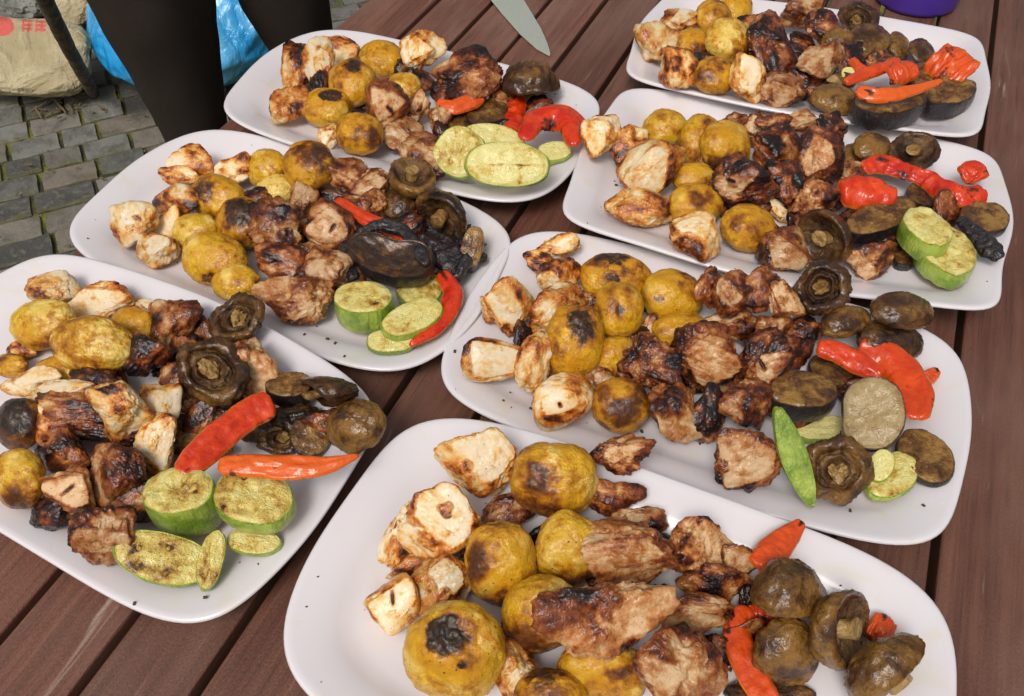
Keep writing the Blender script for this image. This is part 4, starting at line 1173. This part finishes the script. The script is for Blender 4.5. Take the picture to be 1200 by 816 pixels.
pep([(884, 724), (868, 718), (862, 736), (868, 764), (884, 796), (902, 826)], [14, 26, 32, 36, 36, 30], 'curled red pepper loop beside the shiny cap', lift=.010, tone=.4, arch=.3, char=[(.3, .6, .16, .6)])
pep([(1018, 730), (1032, 738), (1046, 746)], [28, 36, 26], 'short orange red pepper piece between two mushrooms', lift=.004, tone=.5, arch=.3, char=[(.4, -.9, .2, .7)])
egg(905, 812, 104, 34, 4, 10, 'blackened eggplant slice at the picture bottom', sear=.9)

PLACE = ', plate with two pepper strips'
mea(112, 455, 60, 44, 20, 'brown meat chunk behind the black-ended chicken', sear=.50, lift=.006)
chk(60, 500, 50, 42, 30, 'browned chicken chunk beside the potato covered in char', sear=.42, lift=.006)
mea(212, 448, 50, 44, 40, 'reddish brown meat chunk touching the large gills-up mushroom', sear=.50, lift=.010)
mea(160, 585, 56, 48, 10, 'brown meat chunk against the zucchini block', sear=.46, lift=.006)
msh(262, 492, 46, 40, 10, 'small dark mushroom half under the broad pepper strip', axis=(.1, -.4, .9), tone=.4, lift=.004)
msh(300, 500, 44, 36, 0, 'dark mushroom squeezed between the two pepper strips', axis=(-.2, -.5, .8), tone=.35)
mea(108, 585, 44, 44, 15, 'brown meat chunk between slit chunk and streaked chunk', sear=.46)
PLACE = ', plate below the black trousers'
mea(360, 300, 44, 40, 20, 'brown seared meat cube in the middle of the meat', sear=.44, lift=.006)
mea(420, 245, 40, 38, 0, 'pinkish meat chunk above the thin pepper strip', sear=.34, lift=.004)
PLACE = ', middle plate'
mea(742, 446, 40, 40, 0, 'dark seared meat cube between potato and purple lump', sear=.56, lift=.004)
mea(860, 450, 46, 40, 10, 'dark meat chunk under the cube with a thin slit', sear=.56)

# scraps packed under the heaps, seen only in the gaps between the other pieces
USED = set()
def scraps(where, spots_):
    for k, (x, y) in enumerate(spots_):
        rw = 30 + (x * 7 + y * 3) % 22
        near = sorted((it for it in ITEMS if it[2] not in USED and len(it[2].split()) <= 12), key=lambda it: (it[0] - x) ** 2 + (it[1] - y) ** 2)[0][2]
        USED.add(near)
        chunk('m', x, y, rw, rw * .72, (x * 13 + y) % 180, 'dark scrap under the ' + near, sear=.52 + .12 * ((x + y) % 3))
scraps('plate with two broad pepper strips', [(120, 450), (215, 450), (110, 552), (150, 590), (56, 497), (235, 492), (300, 484), (272, 468), (200, 432), (52, 532), (160, 545), (98, 608), (255, 520), (380, 490), (140, 436), (222, 412)])
scraps('plate below the black trousers', [(345, 290), (410, 285), (300, 236), (445, 268), (474, 272), (500, 318), (338, 246), (366, 332), (405, 330), (452, 240), (500, 236)])
scraps('plate beside the knife', [(436, 118), (470, 150), (522, 112), (590, 118), (596, 150), (520, 160), (625, 132), (372, 104), (470, 84)])
scraps('plate with the red pepper bulb', [(846, 232), (902, 190), (936, 204), (980, 236), (1004, 256), (1062, 244), (1044, 288), (832, 194), (898, 268), (940, 268), (1000, 214), (1110, 246)])
scraps('middle plate', [(692, 352), (742, 400), (812, 452), (850, 446), (902, 472), (942, 490), (700, 424), (840, 384), (882, 402), (1000, 456), (1000, 512), (790, 440), (756, 350), (612, 392), (940, 382)])
scraps('plate beside the purple cup', [(882, 72), (940, 52), (930, 82), (1002, 62), (1032, 72), (1060, 102), (824, 74), (962, 112), (884, 34)])
scraps('front plate', [(640, 622), (560, 640), (702, 690), (772, 700), (842, 762), (690, 762), (882, 742), (950, 764), (602, 732), (880, 700), (780, 640)])

# ---------------------------------------------------------------- setting behind the table
GZ = -.72
bm = bmesh.new()
bmesh.ops.create_grid(bm, x_segments=1, y_segments=1, size=60)
ground = bm_obj('pavement', bm, M['soil'], None, (0, 0, GZ - .008))
tag(ground, 'old brick paving with moss in the joints', None, None, 'structure')
e1 = np.array([math.cos(R(25.5)), math.sin(R(25.5))]); e2 = np.array([-e1[1], e1[0]])
o_ = at(2.3, 157, GZ)[:2]
rb = random.Random(5)
brick_meshes = []
for k in range(10):
    bm = bmesh.new()
    L_, W_ = 1.0, .073
    box(bm, -.5, .5, -W_ / 2, W_ / 2, -.05, 0, 0)
    bmesh.ops.subdivide_edges(bm, edges=[e for e in bm.edges], cuts=2, use_grid_fill=True)
    for v in bm.verts:
        ed = max(abs(v.co.x) / .5, abs(v.co.y) / (W_ / 2))
        v.co.x += rb.uniform(-.012, .012); v.co.y += rb.uniform(-.0022, .0022)
        if v.co.z > -.01: v.co.z += rb.uniform(-.0012, .0012)
    bmesh.ops.bevel(bm, geom=[e for e in bm.edges if e.calc_face_angle(0) > .9 and max(v.co.z for v in e.verts) > -.01], offset=.004, segments=1, affect='EDGES', clamp_overlap=True)
    me = bpy.data.meshes.new('brick')
    bm.to_mesh(me); bm.free()
    me.materials.append(M['brick']); me.shade_flat()
    a = me.attributes.new('edge', 'FLOAT', 'POINT')
    for i, v in enumerate(me.vertices):
        ed = max(abs(v.co.x) / .5, abs(v.co.y) / (W_ / 2))
        a.data[i].value = 1.0 if ed > .85 else 0.0
    brick_meshes.append(me)
nbr = 0
for j in range(-14, 24):
    s0 = -1.3 + rb.uniform(0, .12)
    while s0 < 2.2:
        ln = rb.uniform(.085, .140)
        c = o_ + e1 * (s0 + ln / 2) + e2 * (j * .0802)
        # keep the bricks that can be seen beside the table (with a margin)
        rr = np.array([c[0], c[1], GZ]) - CAM
        fw = rr[1] * cp - rr[2] * sp
        up_ = rr[1] * sp + rr[2] * cp
        px, py = 600 + FPX * rr[0] / fw, 408 - FPX * up_ / fw
        if -60 < px < 470 and -45 < py < 345 and c @ PN < -.60 and not (110 < px < 240 and 115 > py > 0 and False) and not (px > 270 and py > 70):
            o = bpy.data.objects.new('brick', rb.choice(brick_meshes))
            o.location = (c[0], c[1], .008 + rb.uniform(-.003, .003))
            o.rotation_euler = (rb.uniform(-.02, .02), rb.uniform(-.02, .02), R(25.5) + rb.uniform(-.02, .02))
            o.scale = (ln - .010, 1, 1)
            link(o, ground)
            nbr += 1
        s0 += ln
print('bricks', nbr)

# a bag or sack: a wrinkled, slack ball shape standing on the ground
def sack(name, cx, cy, w, h, deep, ang, exp, mat, label, cat, amp, freq, level=6, prints=None, group=None):
    sd, rs = seed()
    d = ICO[level][1]
    r = 1 / (np.abs(d) ** exp).sum(1) ** (1 / exp)
    wr = ridged(d * freq + sd, 3)
    r = r * (1 + amp * .8 * fbm(d * 2 + sd, 3) + amp * .45 * wr + amp * .2 * ridged(d * np.array([freq * 3, freq, freq]) + sd, 2))
    q = d * r[:, None]
    q[:, :2] -= (q[:, :2].max(0) + q[:, :2].min(0)) / 2
    q[:, :2] /= np.abs(q[:, :2]).max(0)
    q = q * np.array([w / 2, h / 2, deep / 2])
    pr = np.zeros(len(d))
    if prints is not None: pr = prints(q[:, 0] + cx, q[:, 1] + cy) * (q[:, 2] > 0)
    zc = GZ + .12
    for _ in range(4):
        v = Frame(cx, cy, zc, ang).put(q)
        zc -= v[:, 2].min() - GZ - .004
    v = Frame(cx, cy, zc, ang).put(q)
    o0 = v.mean(0); o0[2] = v[:, 2].min()
    o = ball_mesh(name, level, v - o0, dict(ink=pr), mat, o0)
    tag(o, label, cat, group)
    return o
def mat_paper():
    b = NB('brown_paper'); co = b.coord()
    n1 = b.noise(co, 9, 5, .6, .5); n2 = b.noise(co, 60, 4)
    base = b.mix(b.vramp(n1, .35, .7), (.36, .29, .16), (.52, .44, .27))
    base = b.mix(b.vramp(n2, .62, .8), base, (.24, .17, .09))
    base = b.mix(b.vramp(b.attr('ink'), .35, .65), base, (.60, .10, .08))
    b.color(base); b.set(Roughness=.75)
    b.normal(b.bump(n1, .05, .8))
    return b.m
def mat_plastic():
    b = NB('blue_plastic_film'); co = b.coord()
    n1 = b.noise(b.coord((1, 1, .5)), 8, 3, .5, 1.0); n2 = b.noise(b.coord((1, 1, .4)), 26, 3, .5, .8)
    base = b.mix(b.vramp(n1, .4, .75), (.015, .32, .72), (.16, .52, .80))
    b.color(base); b.set(Roughness=.28, Specular_IOR_Level=.5, Coat_Weight=.3, Coat_Roughness=.15)
    b.normal(b.bump(b.math('ADD', n1, b.math('MULTIPLY', n2, .4)), .035, .9))
    return b.m
MP, MB_ = mat_paper(), mat_plastic()
sack('plastic_bag', 214, 14, 228, 200, 150, 0, 2.3, MB_, 'bright blue crumpled plastic bag on the paving behind the black trousers', 'bag', .07, 1.1)
def ink(x, y):
    out = (np.hypot((x - 1) / 14, (y - 33) / 11.5) < 1) * 1.0
    for x0 in (24, 39):
        ins = (x > x0) & (x < x0 + 12) & (y > 24) & (y < 38)
        lt = (np.abs(np.mod(y - 24, 4.6) - 1.6) < 1.5) | (np.abs(np.mod(x - x0, 6) - 1.5) < 1.1)
        out = np.maximum(out, ins * lt)
    return out
sack('paper_sack', 26, 67, 164, 92, 80, 3, 4.0, MP, 'lying tan paper sack printed with a red disc and red marks', 'sack', .055, 2.0, 7, ink)
sack('paper_sack', 86, 6, 52, 58, 50, 60, 3.0, MP, 'smaller crumpled brown paper sack behind the branch, beside the blue bag', 'sack', .08, 2.2)
def mat_stone():
    b = NB('grey_stone'); co = b.coord()
    n1 = b.noise(co, 18, 5); base = b.mix(b.vramp(n1, .35, .65), (.10, .105, .085), (.24, .24, .21))
    b.color(base); b.set(Roughness=.85); b.normal(b.bump(n1, .01, 1)); return b.m
sack('stone', 28, 6, 54, 36, 40, 10, 2.6, mat_stone(), 'grey green stone behind the printed paper sack', 'stone', .14, 2.5)
# branch
def mat_bark():
    b = NB('bark'); co = b.coord(); n1 = b.noise(b.coord((1, 1, .3)), 60, 5, .65, .6)
    b.color(b.mix(b.vramp(n1, .35, .68), (.045, .032, .022), (.17, .13, .085))); b.set(Roughness=.85)
    b.normal(b.bump(n1, .01, 1)); return b.m
def tube(name, pts, radii, mat, nu=14, parent=None, loc=None, amp=.06):
    sd, rs = seed()
    P_ = np.array(pts, float); n = 40
    seg = np.r_[0, np.cumsum(np.linalg.norm(np.diff(P_, axis=0), axis=1))]
    s_ = np.linspace(0, seg[-1], n)
    c = np.stack([np.interp(s_, seg, P_[:, i]) for i in range(3)], 1)
    for _ in range(4): c[1:-1] = .25 * c[:-2] + .5 * c[1:-1] + .25 * c[2:]
    r = np.interp(s_, seg, radii)
    T = np.gradient(c, axis=0); T /= np.linalg.norm(T, axis=1, keepdims=True)
    a = np.cross(T, np.array([.3, 1, .1])); a /= np.linalg.norm(a, axis=1, keepdims=True)
    b = np.cross(T, a)
    th = np.linspace(0, 2 * math.pi, nu, endpoint=False)
    v = (c[:, None] + r[:, None, None] * (np.cos(th)[None, :, None] * a[:, None] + np.sin(th)[None, :, None] * b[:, None])).reshape(-1, 3)
    ctr = np.repeat(c, nu, 0)
    v = ctr + (v - ctr) * (1 + amp * fbm(v / max(radii) * .7 + sd, 3))[:, None]
    f = grid_faces(nu, n)
    f.append(tuple(reversed(range(nu)))); f.append(tuple((n - 1) * nu + i for i in range(nu)))
    o0 = np.zeros(3) if parent is not None else np.array([c[0, 0], c[0, 1], v[:, 2].min()])
    return mesh(name, v - o0, f, mat, parent, None if parent is not None else o0)
b0 = at(109, 109, GZ + .02)
b1 = at(78, 52, GZ + .30); b2 = at(45, -15, GZ + .50); b3 = at(20, -70, GZ + .62)
tag(tube('branch', [b0, b1, b2, b3], [.015, .015, .016, .016], mat_bark()), 'dark weathered branch leaning over the printed paper sack', 'branch')
# twigs and dead leaves beside the sack
bm = bmesh.new()
for k in range(60):
    px, py = rb.uniform(40, 120), rb.uniform(108, 135)
    if k > 40: px, py = rb.uniform(-5, 190), rb.uniform(120, 300)
    c = at(px, py, GZ + .006 + rb.uniform(0, .006)); a = rb.uniform(0, 6.3); l = rb.uniform(.004, .016) * (1.6 if k < 20 else .6)
    box(bm, -l, l, -.0022, .0022, -.001, .001, 0, Matrix.Translation(Vector(c)) @ Matrix.Rotation(a, 4, 'Z') @ Matrix.Rotation(rb.uniform(-.4, .4), 4, 'Y'))
tag(bm_obj('leaf_litter', bm, mat_simple('dead_leaf', (.16, .11, .05), .8)), 'dry leaf and twig litter on the bricks', 'litter', None, 'stuff')

# person in black trousers beyond the table edge
def mat_cloth():
    b = NB('black_cloth'); co = b.coord(); n = b.noise(co, 500, 3); n1 = b.noise(co, 10, 4)
    b.color(b.mix(n1, (.026, .019, .016), (.040, .030, .026))); b.set(Roughness=.9, Specular_IOR_Level=.15)
    b.normal(b.bump(n, .001, .6)); return b.m
cloth = mat_cloth()
person = empty('person', (-.44, 1.25, GZ))
tag(person, 'person in black trousers standing behind the table, seen from the thighs down', 'person')
def rel(x, y, z): return (x + .44, y - 1.25, z - GZ)
def leg(x0, y0, tab):
    rings = []; n = len(tab); nu = 32
    sd, rs = seed()
    th = np.linspace(0, 2 * math.pi, nu, endpoint=False)
    zz = np.linspace(tab[0][0], tab[-1][0], 40)
    t = np.array(tab)[::-1]
    W = np.interp(zz, t[:, 0], t[:, 1]); X = np.interp(zz, t[:, 0], t[:, 2])
    for z, w_, dx in zip(zz, W, X):
        ph = np.stack([np.cos(th) * 1.3, np.sin(th) * 1.3, th * 0 + z * 7], 1)
        k = 1 + .035 * fbm(ph + sd, 3) + .035 * ridged(np.stack([np.cos(th), np.sin(th), th * 0 + z * 5 + .35 * np.sin(th)], 1) * 1.6 + sd, 2)
        x, y, zr = rel(x0 + dx, y0, z)
        rings.append(np.stack([x + w_ / 2 * np.cos(th) * k, y + w_ / 2 * 1.05 * np.sin(th) * k, np.full(nu, zr)], 1))
    return np.concatenate(rings), grid_faces(nu, 40, flip=True)
v1, f1 = leg(-.512, 1.20, [(.20, .20, .03), (.05, .195, .0), (-.094, .165, 0), (-.20, .130, 0), (-.307, .098, 0), (-.42, .088, 0), (-.60, .092, 0), (-.69, .105, 0)])
v2, f2 = leg(-.352, 1.30, [(.20, .19, -.06), (.05, .18, -.012), (-.142, .132, 0), (-.213, .102, .012), (-.33, .09, .014), (-.42, .088, .014), (-.60, .092, .014), (-.69, .105, .014)])
mesh('trouser_leg', v1, f1, cloth, person)
mesh('trouser_leg', v2, f2, cloth, person)
def skinned(name, pts, bones, mat, parent):
    me = bpy.data.meshes.new(name)
    me.from_pydata([p[:3] for p in pts], bones, [])
    me.materials.append(mat)
    o = link(bpy.data.objects.new(name, me), parent)
    o.modifiers.new('skin', 'SKIN').use_smooth_shade = True
    for i, p in enumerate(pts):
        r = p[3] if isinstance(p[3], tuple) else (p[3], p[3])
        me.skin_vertices[0].data[i].radius = r
    me.skin_vertices[0].data[0].use_root = True
    sub = o.modifiers.new('smooth', 'SUBSURF'); sub.levels = 1; sub.render_levels = 2
    return o
skinm = mat_simple('skin_tone', (.55, .33, .24), .5)
skinned('sweater', [rel(-.44, 1.25, .16) + ((.17, .12),), rel(-.44, 1.25, .38) + ((.16, .11),), rel(-.44, 1.25, .60) + ((.19, .11),), rel(-.44, 1.25, .70) + (.07,),
    rel(-.62, 1.24, .64) + (.065,), rel(-.70, 1.30, .38) + (.05,), rel(-.68, 1.34, .18) + (.042,), rel(-.26, 1.24, .64) + (.065,), rel(-.18, 1.30, .38) + (.05,), rel(-.20, 1.34, .18) + (.042,)],
    [(0, 1), (1, 2), (2, 3), (2, 4), (4, 5), (5, 6), (2, 7), (7, 8), (8, 9)], cloth, person)
skinned('body', [rel(-.44, 1.24, .66) + (.05,), rel(-.44, 1.23, .76) + (.05,), rel(-.44, 1.22, .84) + ((.075, .085),), rel(-.44, 1.22, .93) + ((.078, .095),), rel(-.44, 1.23, 1.0) + (.05,)],
    [(0, 1), (1, 2), (2, 3), (3, 4)], skinm, person)
for sx, hx in ((-.68, -1), (-.20, 1)):
    pts = [rel(sx, 1.34, .16) + (.028,), rel(sx, 1.34, .11) + ((.036, .016),), rel(sx, 1.34, .07) + ((.038, .014),)]
    bn = [(0, 1), (1, 2)]
    for k in range(4):
        i = len(pts)
        pts += [rel(sx + (k - 1.5) * .020, 1.335, .045) + (.009,), rel(sx + (k - 1.5) * .021, 1.325, .015) + (.008,), rel(sx + (k - 1.5) * .021, 1.31, -.01) + (.007,)]
        bn += [(2, i), (i, i + 1), (i + 1, i + 2)]
    i = len(pts)
    pts += [rel(sx - hx * .045, 1.33, .09) + (.011,), rel(sx - hx * .055, 1.32, .06) + (.009,)]
    bn += [(1, i), (i, i + 1)]
    skinned('hand', pts, bn, skinm, person)
for (fx, fy) in ((-.512, 1.20), (-.338, 1.30)):
    bm = bmesh.new()
    box(bm, fx + .44 - .045, fx + .44 + .045, fy - 1.25 - .19, fy - 1.25 + .08, .012, .085, .03)
    bm_obj('shoe', bm, M['egg_skin'], person, None, True)

# purple cup
cupc = at(1071, 1, 0)
prof = [(.0, .0), (.040, .0), (.0455, .0015), (.0478, .006), (.0500, .05), (.0530, .100), (.0545, .112), (.0555, .115), (.0545, .117), (.0525, .115), (.0505, .10), (.0475, .05), (.0450, .008), (.040, .004), (0, .004)]
nu = 72; th = np.linspace(0, 2 * math.pi, nu, endpoint=False)
v = np.concatenate([np.stack([max(r_, 1e-4) * np.cos(th), max(r_, 1e-4) * np.sin(th), np.full(nu, z_)], 1) for r_, z_ in prof])
o = mesh('plastic_cup', v, grid_faces(nu, len(prof)), mat_simple('purple_plastic', (.085, .035, .36), .32, Specular_IOR_Level=.5), None, (cupc[0], cupc[1], .0003))
tag(o, 'purple plastic cup standing on the table behind the eggplant rounds', 'cup')

# knife
kn = empty('kitchen_knife', tuple(at(600, 10, 0)))
tag(kn, 'broad steel kitchen knife lying on the wooden slats with its tip near the plate', 'knife')
k0 = np.array(kn.location)
edge_ = [(505, -85), (540, -42), (575, 0), (590, 18.5), (610, 41), (629, 58), (644, 66)]
spin = [(556, -85), (585, -42), (613, 0), (624, 18), (634, 35), (641.5, 52), (645, 64)]
ve, fe = [], []
for (a, b) in zip(edge_, spin):
    A_, B_ = at(*a, .0015) - k0, at(*b, .0015) - k0
    Mid = A_ * .62 + B_ * .38
    ve += [A_ + [0, 0, .0002], Mid + [0, 0, .0009], B_ + [0, 0, .0012], B_ - [0, 0, .0010], Mid - [0, 0, .0009], A_ - [0, 0, .0002]]
for i in range(len(edge_) - 1):
    for j in range(6):
        a, b = i * 6 + j, i * 6 + (j + 1) % 6
        fe.append((a, b, b + 6, a + 6))
fe.append(tuple(reversed(range(6)))); fe.append(tuple(len(ve) - 6 + i for i in range(6)))
def mat_steel():
    b = NB('brushed_steel'); co = b.coord((1, .1, 1)); n = b.noise(co, 500, 3)
    b.color(b.mix(n, (.40, .43, .36), (.52, .55, .47))); b.set(Metallic=.35, Roughness=.38); return b.m
mesh('blade', ve, fe, mat_steel(), kn, smooth=False)
ha, hb = at(530, -85, .010) - k0, at(440, -200, .012) - k0
ho = tube('handle', [ha, (ha + hb) / 2, hb], [.011, .013, .014], mat_simple('black_handle', (.02, .02, .02), .4), 16, kn, None, .02)

# flecks of herb and burnt crumbs on the plates and table
bm = bmesh.new()
rf = random.Random(11)
fl = [(357, 393), (384, 398), (393, 403), (404, 419), (371, 382), (330, 402), (282, 661), (241, 701), (158, 708), (466, 152), (492, 221), (533, 412), (598, 460), (622, 479), (737, 507), (752, 506), (758, 535), (1049, 590), (1082, 593), (996, 599), (720, 213), (722, 218), (1085, 484), (590, 470), (745, 502), (750, 515), (820, 520), (850, 800), (858, 775), (856, 785), (430, 525), (1060, 650)]
for px, py in fl + [(rf.uniform(0, 1180), rf.uniform(20, 800)) for _ in range(130)]:
    g = at(px, py, .015)
    z = float(surface(np.array([g[0]]), np.array([g[1]]))[0])
    if z < .004: continue
    g = at(px, py, z)
    z = float(surface(np.array([g[0]]), np.array([g[1]]))[0])
    s_ = rf.uniform(.00025, .0006) * (1.5 if (px, py) in fl else .75)
    box(bm, -s_ * 1.5, s_ * 1.5, -s_, s_, 0, s_ * 1.2, 0, Matrix.Translation(Vector((g[0], g[1], z))) @ Matrix.Rotation(rf.uniform(0, 6.3), 4, 'Z'))
tag(bm_obj('herb_crumbs', bm, mat_simple('burnt_herb', (.06, .045, .025), .8)), 'tiny burnt herb flecks and crumbs scattered over the plates', 'crumbs', None, 'stuff')
